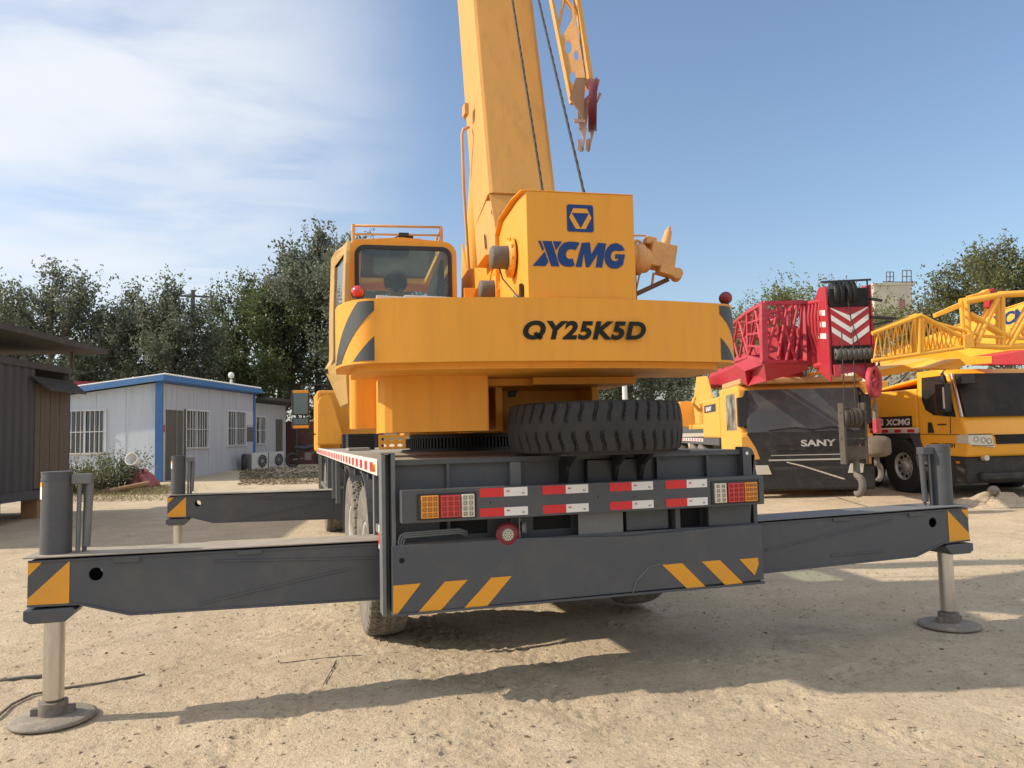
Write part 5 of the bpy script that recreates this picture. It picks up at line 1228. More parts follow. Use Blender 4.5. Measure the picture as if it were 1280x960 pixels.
for a, b_ in ((L3(A0, A2, .3), L3(A1, A3, .75)), (L3(A0, A2, .35), L3(A1, A3, .05)), (L3(A0, A2, .8), L3(A1, A3, .5)), (L3(A0, A2, .55), L3(A1, A3, .3)), (A0, B1_), (L3(A0, B0_, .5), A1), (L3(A0, B0_, .5), B1_), (L3(B0_, B2_, .4), B1_), (L3(B0_, B2_, .4), B3_), (L3(A0, A2, .9), L3(A1, A3, .72))):
    m.cyl(a, b_, .024, n=8)
for t in (.25, .5, .75): m.bar(L3(A0, A1, t), L3(B0_, B1_, t), .035)
dj = (MA.to_3x3() @ Y3)
for P in (B0_, B1_, B2_, B3_): m.cyl(P, P+dj*4.2+(-Z3*.1 if P in (B0_, B2_) else Z3*.1), .04, n=8)
for k in range(5):
    for P, Q in ((B0_, B1_), (B2_, B3_), (B0_, B2_)): m.cyl(P+dj*.84*k, Q+dj*.84*(k+1), .025, n=6); m.cyl(Q+dj*.84*k, P+dj*.84*(k+1), .025, n=6)
m.build('jib_lattice', REDP, lat)
m = MB()
q0 = [WL(936, 447, 14.4), WL(955, 455, 12.8), WL(1009, 455, 13.1), WL(1012, 462, 13.2), WL(958, 476, 13.0), WL(948, 470, 13.8)]
off = dj*1.4; n = 6; m.add(q0+[p+off for p in q0], [(0, 1, 5), (1, 4, 5), (1, 2, 3, 4)]+[tuple(range(2*n-1, n-1, -1))]+[(i, (i+1) % n, (i+1) % n+n, i+n) for i in range(n)]); m.build('jib_base', RED, lat)
m = MB()
for k in range(5):
    pts = [(1013+k*4.2, 378-k*1), (1011+k*4.2, 395), (1012+k*4.2, 415), (1018+k*3.8, 435), (1030+k*2.5, 452)]
    m.tube([WL(x, y, 12.9-.1*k) for x, y in pts], .035, 6)
m.tube([WL(1012, 379, 12.9), WL(1030, 376, 12.5), WL(1040, 380, 12.3)], .04, 6); m.tube([WL(1020, 458, 12.8), WL(1048, 452, 12.3)], .06, 8)
m.build('hose_bundle', RED, lat)
m = MB()
for x in (972, 980, 990, 1000): m.tube([WL(x, 380, 13.5), WL(x+3, 450, 13.5)], .03, 6)
m.box(WL(975, 430, 14), (.35, .5, .6)); m.build('jib_panel', RED, lat)

# hook block hanging from crane A
def hookblock(topL, px, py0, py1, D, label):
    P = WL(px, (py0+py1)/2, D); o = thing('hook_block', P, label, 'hook block', 'hook blocks hanging at the parked cranes')
    s = D/952.
    a = WL(px, py0, D); zb_ = WL(px, py1, D).z
    m = MB()
    X_ = relaz(88); Yv = relaz(-2)
    for k in (-.21, .12): m.box(a+X_*(k+.04)-Z3*.42, (.035, .18, .95), Matrix((X_, Yv, Z3)).transposed())
    for k in range(4): m.lathe([(.03, -.022), (.16, -.025), (.14, 0), (.16, .025), (.03, .022)], a+X_*(-.14+k*.07)-Z3*.18, X_, 22)
    m.box(a-Z3*.72+X_*0, (.34, .16, .2), Matrix((X_, Yv, Z3)).transposed())
    for z in (-.1, -.5): m.bar(a+X_*-.2+Z3*z, a+X_*.18+Z3*z-Yv*.1, .02)
    m.build('block_frame', HKD, o)
    m = MB(); m.tube([WL(1052, 412, 12.15), a-X_*.12-Z3*.1], .010, 5); m.tube([WL(1066, 412, 12.15), a+X_*.05-Z3*.1], .010, 5); m.tube([WL(1058, 365, 12.2), WL(1064, 400, 12.15), WL(1081, 450, 12.1), WL(1090, 500, 12.0)], .010, 5)
    m.build('hoist_rope', ROPE, o)
    m = MB(); c_ = a-Z3*1.02+X_*.02
    m.tube([c_+Z3*.22, c_+Z3*.12]+[c_+(Yv*math.sin(t)*-.85+X_*math.sin(t)*.25)*.12-Z3*(.06+.14*(1-math.cos(t))/1.0-.0) for t in [math.radians(k) for k in range(0, 230, 20)]], [.05, .05]+[.055]*10+[.04, .02], 10)
    m.build('hook', HKL, o)
hookblock(None, 1065, 508, 615, 11.9, 'dusty multi sheave hook block hanging in front of the black-fronted crane')
m = MB(); m.tube([WL(984, 578, 14.6), WL(1005, 583, 13.6), WL(1056, 599, 12.0)], .014, 6); o = m.build('tie_bar', PADM); tag(o, 'pale thin tie line from the black bumper down to the hook', 'tie line')
# ball hook
Pb = WL(1099, 500, 12.6); bh = thing('ball_hook', Pb, 'small hook with brown drum weight and red swivel hanging between the parked cranes', 'hook', 'hook blocks hanging at the parked cranes')
m = MB(); m.tube([WL(1094, 470, 12.6), WL(1094, 522, 12.6)], .018, 6); m.cyl(WL(1094, 505, 12.6), WL(1094, 525, 12.6), .04); m.build('rope', RUST, bh)
m = MB(); c_ = WL(1096, 532, 12.6); m.box(c_+V((0, 0, 0)), (.11, .09, .26)); m.build('swivel', REDP, bh, .02)
m = MB(); c_ = WL(1097, 558, 12.6); m.lathe([(.001, .18), (.12, .17), (.19, .13), (.205, .09), (.205, -.09), (.19, -.13), (.10, -.17), (.001, -.17)], c_, Z3, 28); m.build('drum_weight', mat('muddy_drum', (.125, .098, .072), .8, var=.25, dirt=(.3, .25, .19), dirtamt=.6), bh)
m = MB(); c_ = WL(1096, 577, 12.6); X_ = relaz(60); m.tube([c_+Z3*.08, c_]+[c_+X_*math.sin(t)*.10-Z3*(.04+.13*(1-math.cos(t))) for t in [math.radians(k) for k in range(0, 220, 20)]], [.04, .045]+[.045]*9+[.03, .02], 10); m.build('hook', HKL, bh)

# --- crane B (right edge)
MBm, PBp = frame(1211, 13.5, -9)
YELC = mat('clean_glossy_yellow', (.88, .42, .035), .28, var=.05, scale=1.5, dirt=(.5, .28, .06), dirtamt=.2, spec=.6)
Xd = MBm.to_3x3() @ X3; MBm = Matrix.Translation(Xd*1.25) @ MBm
cB = thing('mobile_crane', MBm.translation, 'clean yellow truck crane with lattice jib at the right edge', 'truck crane', 'cranes parked on the right')
m = MB(MBm)
yzpr(m, [(0, .95), (-.02, 1.12), (.12, 1.42), (.20, 1.52), (.42, 2.30), (.62, 2.40), (1.27, 2.40), (1.27, .72), (1.15, .80), (.85, .80), (.05, .78)], -1.25, 1.25); m.build('cab_body', YELC, cB, .04)
m = MB(MBm); q = [(-1.16, .15, 1.50), (1.16, .15, 1.50), (1.12, .39, 2.30), (-1.12, .39, 2.30)]
m.add([V(p)+V((0, -.02, 0)) for p in q]+[V(p)+V((0, .02, 0)) for p in q], [(0, 1, 2, 3), (7, 6, 5, 4), (0, 4, 5, 1), (1, 5, 6, 2), (2, 6, 7, 3), (3, 7, 4, 0)]); m.build('windscreen', mat('glossy_dark_windscreen', (.022, .019, .017), .10, var=.8, scale=1.1, spec=.18, dirt=(.07, .055, .045), dirtamt=.6), cB)
m = MB(MBm); m.prism([(.46, 2.28), (1.10, 2.28), (1.13, 1.85), (1.04, 1.66), (.82, 1.55), (.26, 1.50)], (-1.258, 0, 0), Y3, Z3, X3*.006); m.build('side_window', mat('side_window_dark', (.025, .028, .03), .08, spec=.7), cB)
m = MB(MBm); m.tube([(-1.235, .14, 1.50), (-1.20, .37, 2.30)], .03, 6); m.build('pillar_trim', CHROME, cB)
m = MB(MBm); m.bb(-1.42, -1.28, .30, .55, 1.60, 2.12); m.tube([(-1.35, .4, 2.12), (-1.3, .5, 2.3), (-1.15, .6, 2.38)], .025, 6); m.bb(-1.18, -.9, .16, .3, 2.1, 2.28); m.build('mirror', BLUEC, cB, .03)
m = MB(MBm); m.bb(-1.425, -1.42, .31, .35, 1.66, 2.05); m.build('mirror_glass', STW, cB)
m = MB(MBm); m.bar((-1.254, .20, 1.18), (-1.254, 1.25, 1.20), .008, .010); m.bar((-1.254, .42, 1.2), (-1.254, .40, 1.5), .008, .010); m.bb(-1.262, -1.25, .52, .74, 1.36, 1.385) ; m.prism([(.84, 1.22), (1.02, 1.22), (1.0, 1.42), (.90, 1.42)], (-1.256, 0, 0), Y3, Z3, X3*.005); m.build('door_lines', BLACK, cB)
m = MB(MBm); m.prism([(-1.24, 1.0), (-.75, 1.0-.06), (-.80, 1.16), (-1.22, 1.2)], (0, -.03, 0), X3, Z3, Y3*.05); m.bb(-1.26, -1.2, -.02, .28, 1.02, 1.18); hl2 = m.build('headlight', CLRL, cB, .01)
for x_, z_ in ((-1.12, 1.10), (-.98, 1.08), (-.86, 1.06)):
    m = MB(MBm); m.lathe([(.001, -.01), (.03, -.012), (.052, 0), (.045, .01)], (x_, -.035, z_), -Y3, 18); m.build('reflector', CHROME, hl2)
m = MB(MBm); m.bb(-1.25, -.78, -.036, -.030, 1.175, 1.19); m.bb(-1.2, -.78, -.036, -.030, .975, .985); m.build('headlight_trim', BLACK, hl2)
m = MB(MBm); m.prism([(-.7, 1.0), (1.2, 1.0), (1.15, 1.17), (-.74, 1.17)], (0, -.035, 0), X3, Z3, Y3*.05); m.build('grille', DARKHOLE, cB)
m = MB(MBm); m.bb(-1.2, 1.2, .12, 1.5, .30, .80); m.bb(-1.0, 1.2, .0, .2, .35, .5); m.build('bumper', mat('bumper_dark', (.025, .025, .025), .5, dirt=(.12, .1, .08), dirtamt=.5), cB, .04)
MB(MBm).cyl((-.9, .1, .76), (-.9, -.0, .76), .05).build('fog_lamp', CLRL, cB)
m = MB(MBm); m.bb(-1.21, -1.195, .3, .38, .66, .70); m.build('amber_marker', AMBL, cB)
m = MB(MBm); yzpr(m, [(1.29, 2.08), (3.3, 2.08), (3.3, 1.32), (1.29, 1.32)], -1.25, 1.25); yzpr(m, [(1.27, 2.32), (3.6, 2.06), (3.6, 2.0), (1.27, 2.26)], -1.1, 1.1); ho = m.build('side_hood', YELC, cB, .04)
m = MB(MBm); m.bb(-1.256, -1.25, 1.45, 3.2, 1.34, 1.56); m.build('name_plate', BLUEC, ho)
text('XCMG', 'wordmark', STW, ho, MBm @ V((-1.257, 2.25, 1.38)), -(MBm.to_3x3() @ Y3), Z3, .75, .13, .004, off=.035, shear=.1)
m = MB(MBm); m.prism([(2.56, 1.38), (2.34, 1.38), (2.34, 1.52), (2.56, 1.52)], (-1.258, 0, 0), Y3, Z3, X3*.003, holes=[[(2.51, 1.42), (2.51, 1.49), (2.39, 1.49), (2.39, 1.42)]]); m.build('emblem', STW, ho)
m = MB(MBm); m.bb(-1.25, 1.25, 1.30, 10.5, 1.22, 1.31); m.k = 1
for i in range(22): m.bb(-1.255, -1.25, 1.4+i*.4, 1.6+i*.4, 1.235, 1.295)
m.build('side_rail', [WHITE, STR], cB)
m = MB(MBm); m.bb(-.45, .45, .8, 11, .6, 1.0); m.prism([(1.29, 1.21), (1.52, 1.21), (1.22, .62), (1.02, .62)], (-1.27, 0, 0), Y3, Z3, X3*.25); m.bb(-1.0, 1.2, 4.2, 4.8, .5, 1.2); m.bb(-1.2, 1.2, 6.6, 10.5, .9, 1.2); m.build('chassis', GREY, cB)
for y in (1.86, 3.3, 7.5, 8.9):
    for s in (-1, 1):
        w = wheel(cB, MBm @ Matrix.Translation((s*1.08, y, .56)) @ Matrix.Rotation(0 if s < 0 else PI, 4, 'Z'), T_ZIG, [RUBBER])
text('YGX69001', 'fleet_number', TXT, cB, MBm @ V((-1.257, .95, .95)), -(MBm.to_3x3() @ Y3), Z3, .62, .08, .003, off=.01)
# upper structure, boom and lattice of crane B
m = MB(MBm); m.bb(-.8, .8, 5.0, 8.6, 1.55, 2.5); m.cyl((0, 6.5, 1.3), (0, 6.5, 1.56), .6); m.build('superstructure', YELC, cB, .02)
boomB = MB()
qa = [at(1160, 418, 13.6), at(1290, 368, 10.5), at(1290, 430, 10.5), at(1160, 448, 13.6)]
def slab3(m, q, off):
    n = len(q); m.add(list(q)+[p+off for p in q], [tuple(range(n)), tuple(range(2*n-1, n-1, -1))]+[(i, (i+1) % n, (i+1) % n+n, i+n) for i in range(n)])
slab3(boomB, [at(1100, 446, 17.5), at(1160, 420, 15.2), at(1215, 398, 14.0), at(1300, 370, 12.6), at(1300, 437, 12.6), at(1215, 449, 14.0), at(1160, 456, 15.2), at(1100, 462, 17.5)], relaz(70)*.6)
boomB.build('boom', YELC, cB, .02)
P_ = at(1215, 410, 14.0); bx_ = (at(1300, 400, 12.6)-at(1215, 424, 14.0)).normalized()
text('XCMG', 'boom_wordmark', BLUE, cB, at(1240, 412, 13.2), bx_, Z3, .95, .22, .01, off=.04, shear=.15)
m = MB()
def jb(m, pts, D, w=.045):
    for a, b_ in zip(pts, pts[1:]): m.cyl(at(*a, D), at(*b_, D), w/2*1.35, n=8)
m2 = MB()
for D, dy in ((11.9, 0), (12.5, -4)):
    sh_ = lambda pts: [(x-(0 if D < 12 else 6), y+dy*0) for x, y in pts]
    k = 1 if D < 12 else .95
    jb(m, sh_([(1090, 417), (1151, 394), (1206, 423)]), D, .048); jb(m, sh_([(1090, 451), (1206, 434)]), D, .048)
    nn = 10
    for i in range(nn):
        x0 = 1092+i*11; x1 = x0+5.5; tp = lambda x: 417-(x-1090)*.377 if x < 1151 else 394+(x-1151)*.527; bt = lambda x: 451-(x-1090)*.147
        jb(m, sh_([(x0, bt(x0)), (x1, tp(x1)), (x0+11, bt(x0+11))]), D, .017)
    jb(m, sh_([(1149, 398), (1149, 442)]), D, .05); jb(m, sh_([(1153, 398), (1153, 441)]), D, .04)
    jb(m, sh_([(1206, 377), (1256, 368), (1320, 365)]), D, .075); jb(m, sh_([(1218, 432), (1254, 434), (1320, 430)]), D, .065)
    jb(m, sh_([(1208, 377), (1211, 420)]), D, .06); jb(m, sh_([(1247, 373), (1220, 430)]), D, .07); jb(m, sh_([(1253, 370), (1254, 434)]), D, .055); jb(m, sh_([(1213, 392), (1250, 415), (1262, 420)]), D, .06); jb(m, sh_([(1290, 385), (1262, 432)]), D, .07)
    jb(m, sh_([(1165, 402), (1230, 420), (1290, 424)]), D, .035)
m.build('lattice_jib', YELC, cB)
m = MB(); slab3(m, [at(1205, 419, 11.85), at(1217, 416, 11.85), at(1219, 434, 11.85), at(1206, 436, 11.85)], fw*.3)
slab3(m, [at(1169, 392, 12.0), at(1203, 377, 11.9), at(1205, 383, 11.9), at(1170, 397, 12.0)], fw*.08); slab3(m, [at(1214, 369, 12), at(1229, 365, 12), at(1236, 361, 12), at(1240, 370, 12), at(1216, 374, 12)], fw*.15)
slab3(m, [at(1163, 460, 12.8), at(1200, 448, 12.4), at(1208, 456, 12.3), at(1196, 462, 12.4)], fw*.8)
slab3(m, [at(1095, 464, 14), at(1165, 447, 13.2), at(1240, 445, 12.6), at(1240, 454, 12.6), at(1165, 460, 13.2), at(1095, 472, 14)], fw*.9)
for x, y in ((1180, 388), (1190, 384), (1199, 380)): m.cyl(at(x, y, 11.88), at(x, y, 11.84), .02, n=8)
m.build('jib_plate', YELC, cB, .006)
m = MB(); slab3(m, [at(1237, 363, 12.2), at(1243, 360, 12.2), at(1248, 366, 12.2), at(1246, 386, 12.2), at(1236, 384, 12.2)], fw*.15); m.build('red_fitting', RED, cB, .01); m = MB(); slab3(m, [at(1241, 444, 13), at(1290, 436, 12.5), at(1290, 456, 12.5), at(1241, 456, 13)], fw*.6); m.build('red_fitting', RED, cB, .01)
# yellow lattice end of another stowed jib seen between
m = MB()
for a, b_ in (((1010, 468), (1055, 463)), ((1012, 474), (1056, 470)), ((1018, 468), (1030, 459)), ((1030, 459), (1056, 462)), ((1025, 474), (1040, 463)), ((1040, 474), (1052, 463)), ((1008, 473), (1022, 466))): m.cyl(at(*a, 16), at(*b_, 16), .04, n=6)
m.build('jib_end_rack', YEL, cA)

# ================================================================== GROUND
def axis(lo, hi, step, far, g=1.09):
    c = list(np.arange(lo, hi, step)); a = [hi]; s = step
    while a[-1] < far: s *= g; a.append(a[-1]+s)
    b = [lo]; s = step
    while b[-1] > -far: s *= g; b.append(b[-1]-s)
    return np.array(sorted(b[1:])+c+a)
gx = axis(-4.2, 5.0, .026, 600, 1.035); gy = axis(-3.9, 3.2, .026, 700, 1.035)
def vnoise(x, y, f, seed):
    r = np.random.default_rng(seed); T = r.random((256, 256)); x = x*f+1000.3; y = y*f+1000.7
    xi = np.floor(x).astype(int); yi = np.floor(y).astype(int); fx = x-xi; fy = y-yi; fx = fx*fx*(3-2*fx); fy = fy*fy*(3-2*fy)
    g = lambda a, b: T[a % 256, b % 256]
    return (g(xi, yi)*(1-fx)+g(xi+1, yi)*fx)*(1-fy)+(g(xi, yi+1)*(1-fx)+g(xi+1, yi+1)*fx)*fy-.5
GX, GY = np.meshgrid(gx, gy, indexing='ij'); dist = np.hypot(GX-CAM.x, GY-CAM.y)
Z = .022*np.maximum(0, np.minimum(dist, 30)-6.5)
nearm = np.clip((14-dist)/10, 0, 1)
Z += vnoise(GX, GY, .35, 1)*.05*np.clip(dist/8-.3, 0, 1)+vnoise(GX, GY, 1.1, 2)*.022+vnoise(GX, GY, 3.1, 3)*.012*nearm+vnoise(GX, GY, 9, 4)*.008*nearm+vnoise(GX, GY, 19, 5)*.007*nearm
cl = vnoise(GX, GY, 16, 8)+.5*vnoise(GX, GY, 31, 9); Z += np.maximum(0, cl-.25)*.035*nearm
# tyre tracks: rutted bands with tread pattern
def track(x0, y0, ang, w, curve, amp=.016, per=.15):
    global Z
    c, s = math.cos(ang), math.sin(ang); a = (GX-x0)*c+(GY-y0)*s; b = -(GX-x0)*s+(GY-y0)*c-curve*a*a
    e = np.clip(1-(np.abs(b)/(w/2))**6, 0, 1)*(np.abs(a) < 9); tr = np.where(((a+.5*np.abs(b)) % per)/per < .5, 1, -1)
    soft = np.clip(vnoise(GX, GY, 1.7, int(abs(x0*10+y0*7))+20)*2.5+.7, 0, 1)
    Z += e*(-amp*.5+amp*.45*tr*np.sign(np.sin(b*60)+.3))*soft*nearm
for t_ in ((-1.1, -1.0, 1.35, .28, .02), (-.8, -1.0, 1.35, .25, .02), (.5, -2.0, 2.2, .28, -.03), (1.0, -1.6, 2.2, .28, -.03), (-2.6, -1.5, .9, .26, .05), (1.9, -2.2, 1.9, .28, .02), (2.3, -2.0, .15, .3, .01), (0, -2.7, .1, .3, .02), (-1.5, -2.3, .5, .26, -.02), (-.2, -1.0, 1.75, .28, .04), (.1, -1.0, 1.75, .28, .04), (-2.0, 1.5, .2, .28, .02), (-2.2, 1.0, .2, .28, .02), (2.6, .6, -.35, .3, .02)): track(*t_)
pads = [(-3.05, .02), (3.05, -.17), (-3.05, 5.1), (3.05, 5.25)]
for px_, py_ in pads:
    k = np.exp(-((GX-px_)**2+(GY-py_)**2)/.16); Z = Z*(1-k)+(-.006)*k
ctr_ = np.exp(-((GX-0)**2/30+(GY-2)**2/60)); Z -= 0
nx, ny = GX.shape; co = np.stack([GX, GY, Z], -1).reshape(-1, 3)
ii = np.arange(nx*ny).reshape(nx, ny); fa = np.stack([ii[:-1, :-1], ii[1:, :-1], ii[1:, 1:], ii[:-1, 1:]], -1).reshape(-1, 4)
me = bpy.data.meshes.new('ground'); me.vertices.add(len(co)); me.vertices.foreach_set('co', co.astype(np.float32).ravel()); me.loops.add(fa.size); me.loops.foreach_set('vertex_index', fa.astype(np.int32).ravel())
me.polygons.add(len(fa)); me.polygons.foreach_set('loop_start', np.arange(0, fa.size, 4, dtype=np.int32)); me.polygons.foreach_set('use_smooth', np.ones(len(fa), bool)); me.update(calc_edges=True)
gm, nt, b = nodes('sandy_yard_ground'); L = nt.links
tc = N(nt, 'ShaderNodeTexCoord'); co_ = tc.outputs['Object']
def nz(scale, det=6, ro=.6, dist_=0, vec=None):
    n = N(nt, 'ShaderNodeTexNoise', i_Scale=scale, i_Detail=det, i_Roughness=ro, i_Distortion=dist_); L.new(vec or co_, n.inputs[0]); return n.outputs[0]
def ramp(src, a, b_, lo=0, hi=1):
    r = N(nt, 'ShaderNodeMapRange'); r.inputs[1].default_value = a; r.inputs[2].default_value = b_; r.inputs[3].default_value = lo; r.inputs[4].default_value = hi; L.new(src, r.inputs[0]); return r.outputs[0]
def mix(f, a, b_):
    x = N(nt, 'ShaderNodeMix', data_type='RGBA'); L.new(f, x.inputs[0])
    for s, v in ((6, a), (7, b_)):
        if hasattr(v, 'is_linked') or hasattr(v, 'node'): L.new(v, x.inputs[s])
        else: x.inputs[s].default_value = list(v)+[1]
    return x.outputs[2]
c = mix(ramp(nz(.35, 8, .65), .35, .68), (.57, .465, .325), (.45, .37, .265))
c = mix(ramp(nz(2.2, 8, .7, .6), .45, .72, 0, .7), c, (.66, .56, .415))
c = mix(ramp(nz(.9, 8, .7, 1.2), .56, .74, 0, .75), c, (.27, .225, .18))
c = mix(ramp(nz(30, 4, .75), .54, .70, 0, .75), c, (.21, .17, .125))
c = mix(ramp(nz(11, 6, .75, .8), .56, .72, 0, .5), c, (.28, .235, .18))
c = mix(ramp(nz(70, 3, .7), .58, .72, 0, .75), c, (.55, .45, .33))
L.new(c, b.inputs['Base Color']); b.inputs['Roughness'].default_value = .95; b.inputs['Specular IOR Level'].default_value = .15
bpn = N(nt, 'ShaderNodeBump'); bpn.inputs['Strength'].default_value = .95; bpn.inputs['Distance'].default_value = .02
add = N(nt, 'ShaderNodeMath', operation='ADD'); L.new(nz(45, 5, .7), add.inputs[0]); L.new(nz(8, 6, .7), add.inputs[1]); L.new(add.outputs[0], bpn.inputs['Height']); L.new(bpn.outputs[0], b.inputs['Normal'])
me.materials.append(gm); go = bpy.data.objects.new('ground', me); COL.objects.link(go); kind(go, 'structure')

# pebbles and clods (uncountable)
def gz_(x, y):
    i = np.clip(np.searchsorted(gx, x), 0, nx-1); j = np.clip(np.searchsorted(gy, y), 0, ny-1); return Z[i, j]
rng = np.random.default_rng(3)
K = 12000; dd_ = 2.2+9*rng.random(K)**1.6; aa = YAW+rng.uniform(-.72, .72, K); X_ = CAM.x+np.sin(aa)*dd_; Y_ = CAM.y+np.cos(aa)*dd_; sz_ = .003+.012*rng.random(K)**5
oct_ = np.array([(1, 0, 0), (-1, 0, 0), (0, 1, 0), (0, -1, 0), (0, 0, .6), (0, 0, -.6)]); tri_ = np.array([(0, 2, 4), (2, 1, 4), (1, 3, 4), (3, 0, 4), (2, 0, 5), (1, 2, 5), (3, 1, 5), (0, 3, 5)])
P = np.stack([X_, Y_, gz_(X_, Y_)+sz_*.25], 1)[:, None]+(oct_[None]*(1+.35*rng.normal(size=(K, 6, 1))))*sz_[:, None, None]*np.array([1.2, 1, .9])
me = bpy.data.meshes.new('pebbles'); F_ = (tri_[None]+np.arange(K)[:, None, None]*6).reshape(-1, 3); me.from_pydata(P.reshape(-1, 3).tolist(), [], F_.tolist()); me.materials.append(mat('pebble_stone', (.36, .29, .21), .9, var=.4, scale=9)); o = bpy.data.objects.new('pebbles', me); COL.objects.link(o); kind(o, 'stuff', 'small clods and pebbles scattered over the sandy ground')
# dry litter on the ground
K = 420; dd_ = 2.4+9*rng.random(K)**1.3; aa = YAW+rng.uniform(-.7, .7, K); X_ = CAM.x+np.sin(aa)*dd_; Y_ = CAM.y+np.cos(aa)*dd_; P = np.stack([X_, Y_, gz_(X_, Y_)+.006], 1); Dv = rng.normal(size=(K, 3)); Dv[:, 2] *= .12; Dv = unit(Dv)
o = quad_mesh('dry_leaves', leaves(P, Dv, .035, .35), DRYL, None); kind(o, 'stuff', 'dry leaves and straw bits lying on the sand')
# dry weeds and litter by the house and container
K = 9000; ux = rng.random(K); P0 = []
for k in range(K):
    t = ux[k]; px = 88+130*t+rng.normal()*14; D = 18.5+rng.random()*3.0-1.6*(rng.random() < .3); p = at(px, 590, D); P0.append((p.x, p.y, terr(p.x, p.y)+.0))
P = np.array(P0); Dv = unit(rng.normal(size=(K, 3))*np.array([1, 1, .5])+np.array([0, 0, .5])); o = quad_mesh('dry_weeds', leaves(P, Dv, .10, .12), DRYG, None); kind(o, 'stuff', 'dry weeds and straw along the white house and the container')
P0 = []
for k in range(4000):
    px = rng.uniform(300, 415); D = rng.uniform(21, 30); p = at(px, 590, D); P0.append((p.x, p.y, terr(p.x, p.y)+.01))
P = np.array(P0); Dv = unit(rng.normal(size=(4000, 3))*np.array([1, 1, .25])); o = quad_mesh('leaf_litter', leaves(P, Dv, .10, .4), DRYL, None); kind(o, 'stuff', 'brown leaf litter in front of the shed and brick wall')
# dirt mound by crane B wheels
m = MB(); P = at(1245, 615, 12.9); g = terr(P.x, P.y); n1, n2 = 40, 10; vs = []
for i in range(n1):
    for j in range(n2):
        th = 2*PI*i/n1; r_ = (1-j/(n2-1)); h = .17*(1-r_**1.5)*(1+.3*math.sin(3*th)+.2*math.sin(7*th+j)); vs.append((P.x+.95*r_*math.cos(th)*(1+.15*math.sin(5*th)), P.y+.45*r_*math.sin(th), g-.02+h+.02*rng.normal()*(r_ < .95)))
m.add(vs, [(i*n2+j, ((i+1) % n1)*n2+j, ((i+1) % n1)*n2+j+1, i*n2+j+1) for i in range(n1) for j in range(n2-1)], True); o = m.build('dirt_mound', gm); tag(o, 'low mound of sandy dirt in front of the yellow crane at the right', 'dirt mound')
m = MB(); c_ = V((P.x-.05, P.y, g+.22)); m.lathe([(.001, -.09), (.07, -.07), (.10, -.01), (.08, .05), (.04, .08), (.001, .09)], c_, V((.3, .1, 1)), 9, False); o = m.build('stone', PADM); tag(o, 'rounded grey stone on top of the low dirt mound', 'stone')
# cable on the ground at the lower left
pts = [onpl(x, y, V((0, 0, .012)), Z3) for x, y in ((-40, 905), (-5, 897), (15, 880), (40, 868), (80, 860), (130, 853), (181, 843))]
m = MB(); m.tube([p.lerp(q, t) for p, q in zip(pts, pts[1:]) for t in (0, .5)]+[pts[-1]], .008, 6); o = m.build('cable', RUST); tag(o, 'thin brown cable curving on the sand under the near left outrigger', 'cable')
pts = [onpl(x, y, V((0, 0, .014)), Z3) for x, y in ((-40, 853), (0, 851), (30, 847), (52, 845))]
m = MB(); m.tube(pts, .012, 8); o = m.build('hose', GALV); tag(o, 'straight dark hose on the sand at the left edge', 'hose')
# ground cracks and thin tin sheet edge near the shadow
for q, nm in (([(350, 829), (375, 826), (400, 823), (430, 820), (470, 818), (515, 814)], 'long'), ([(420, 825), (414, 838), (404, 856)], 'short')):
    m = MB(); m.tube([onpl(x, y, V((0, 0, .004)), Z3) for x, y in q], .0035, 4); o = m.build('twig', RUST); tag(o, {'long': 'long thin twig lying on the sand before the tyre', 'short': 'short bent twig beside the long twig on the sand'}[nm], 'twig')

# ================================================================== LIGHT
EL = math.radians(36); AZL = math.radians(-11)                # light travels towards +x, slightly towards the viewer
dl = V((math.cos(EL)*math.cos(AZL), math.cos(EL)*math.sin(AZL), -math.sin(EL)))
sd = bpy.data.lights.new('sun', 'SUN'); sd.energy = 4.2; sd.angle = math.radians(.9); sd.color = (1, .87, .70)
so = bpy.data.objects.new('sun', sd); COL.objects.link(so); so.rotation_euler = dl.to_track_quat('-Z', 'Y').to_euler(); so.location = (-20, 0, 30)
w = bpy.data.worlds.new('World'); sc.world = w; w.use_nodes = True; nt = w.node_tree; L = nt.links; bg = nt.nodes['Background']
sk = N(nt, 'ShaderNodeTexSky', sky_type='NISHITA'); sk.sun_disc = False; sk.sun_elevation = EL
ts = -dl; sk.sun_rotation = math.atan2(ts.x, ts.y); sk.air_density = 1.1; sk.dust_density = 2.2; sk.ozone_density = 2.1; sk.altitude = 50
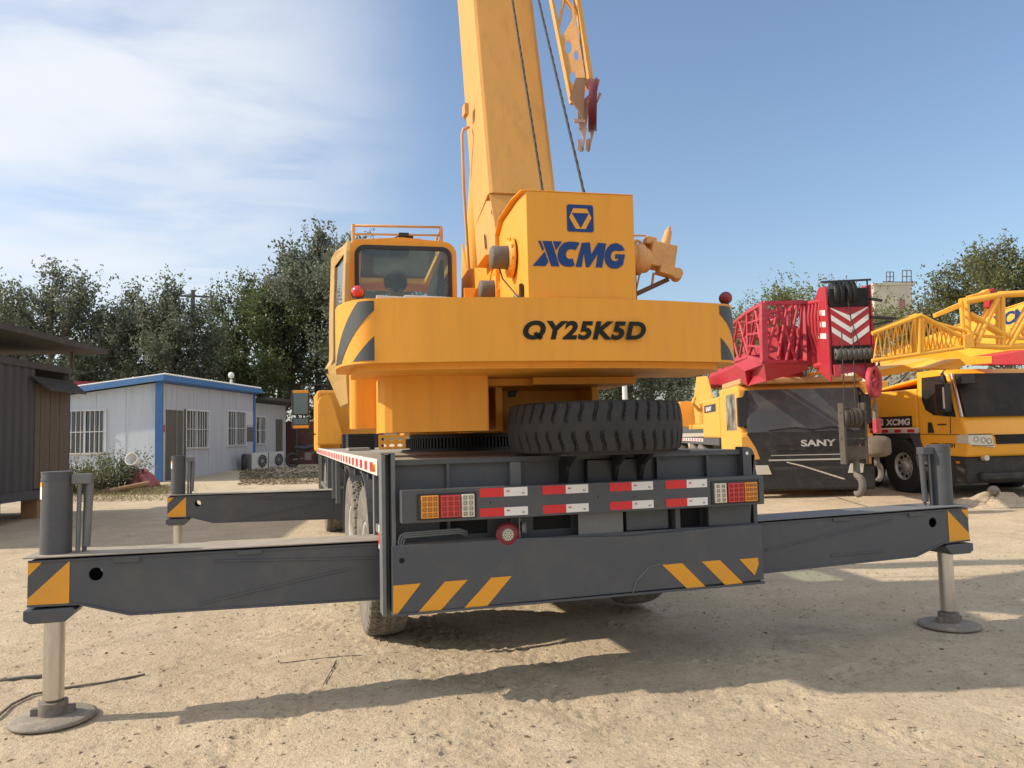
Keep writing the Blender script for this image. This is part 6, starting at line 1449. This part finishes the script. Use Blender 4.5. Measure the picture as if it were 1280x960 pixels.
# thin cirrus veil on the sunward side and a low streak
tc = N(nt, 'ShaderNodeTexCoord'); gen = tc.outputs['Generated']
def dotn(vec, v):
    n = N(nt, 'ShaderNodeVectorMath', operation='DOT_PRODUCT'); L.new(vec, n.inputs[0]); n.inputs[1].default_value = v; return n.outputs['Value']
def wr(src, a, b_, lo=0, hi=1):
    r = N(nt, 'ShaderNodeMapRange', interpolation_type='SMOOTHSTEP'); r.inputs[1].default_value = a; r.inputs[2].default_value = b_; r.inputs[3].default_value = lo; r.inputs[4].default_value = hi; L.new(src, r.inputs[0]); return r.outputs[0]
def mul(a, b_):
    n = N(nt, 'ShaderNodeMath', operation='MULTIPLY'); L.new(a, n.inputs[0]); L.new(b_, n.inputs[1]); return n.outputs[0]
def mxx(a, b_):
    n = N(nt, 'ShaderNodeMath', operation='MAXIMUM'); L.new(a, n.inputs[0]); L.new(b_, n.inputs[1]); return n.outputs[0]
mp = N(nt, 'ShaderNodeMapping'); mp.inputs['Scale'].default_value = (1.6, 1.6, 5.5); mp.inputs['Rotation'].default_value = (.25, .1, .3); L.new(gen, mp.inputs[0])
nn = N(nt, 'ShaderNodeTexNoise', i_Scale=1.7, i_Detail=7, i_Roughness=.5, i_Distortion=.3); L.new(mp.outputs[0], nn.inputs[0])
d1 = ray(0, 110).normalized(); veil = mul(wr(dotn(gen, d1), .88, 1.0, 0, .95), wr(nn.outputs[0], .30, .66))
mp2 = N(nt, 'ShaderNodeMapping'); mp2.inputs['Scale'].default_value = (1, 1, 16); mp2.inputs['Rotation'].default_value = (0, .08, 0); L.new(gen, mp2.inputs[0])
n2 = N(nt, 'ShaderNodeTexNoise', i_Scale=1.6, i_Detail=6, i_Roughness=.55); L.new(mp2.outputs[0], n2.inputs[0])
d2 = ray(120, 300).normalized(); str_ = mul(wr(dotn(gen, d2), .92, 1.0, 0, .62), wr(n2.outputs[0], .36, .62))
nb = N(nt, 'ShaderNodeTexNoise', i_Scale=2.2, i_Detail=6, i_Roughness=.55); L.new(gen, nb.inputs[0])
back = mul(wr(dotn(gen, fw), .55, .05), wr(nb.outputs[0], .25, .6, .45, .95))   # added unseen bright sky overhead and behind the viewer, fills the shade
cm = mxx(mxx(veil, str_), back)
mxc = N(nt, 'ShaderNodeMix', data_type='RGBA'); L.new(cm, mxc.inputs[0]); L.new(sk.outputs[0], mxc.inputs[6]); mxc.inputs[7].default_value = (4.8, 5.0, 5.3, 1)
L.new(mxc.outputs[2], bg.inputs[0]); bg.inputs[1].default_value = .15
sc.view_settings.view_transform = 'Standard'; sc.view_settings.look = 'None'; sc.view_settings.exposure = .32; sc.view_settings.gamma = 1
sc.render.engine = 'CYCLES'
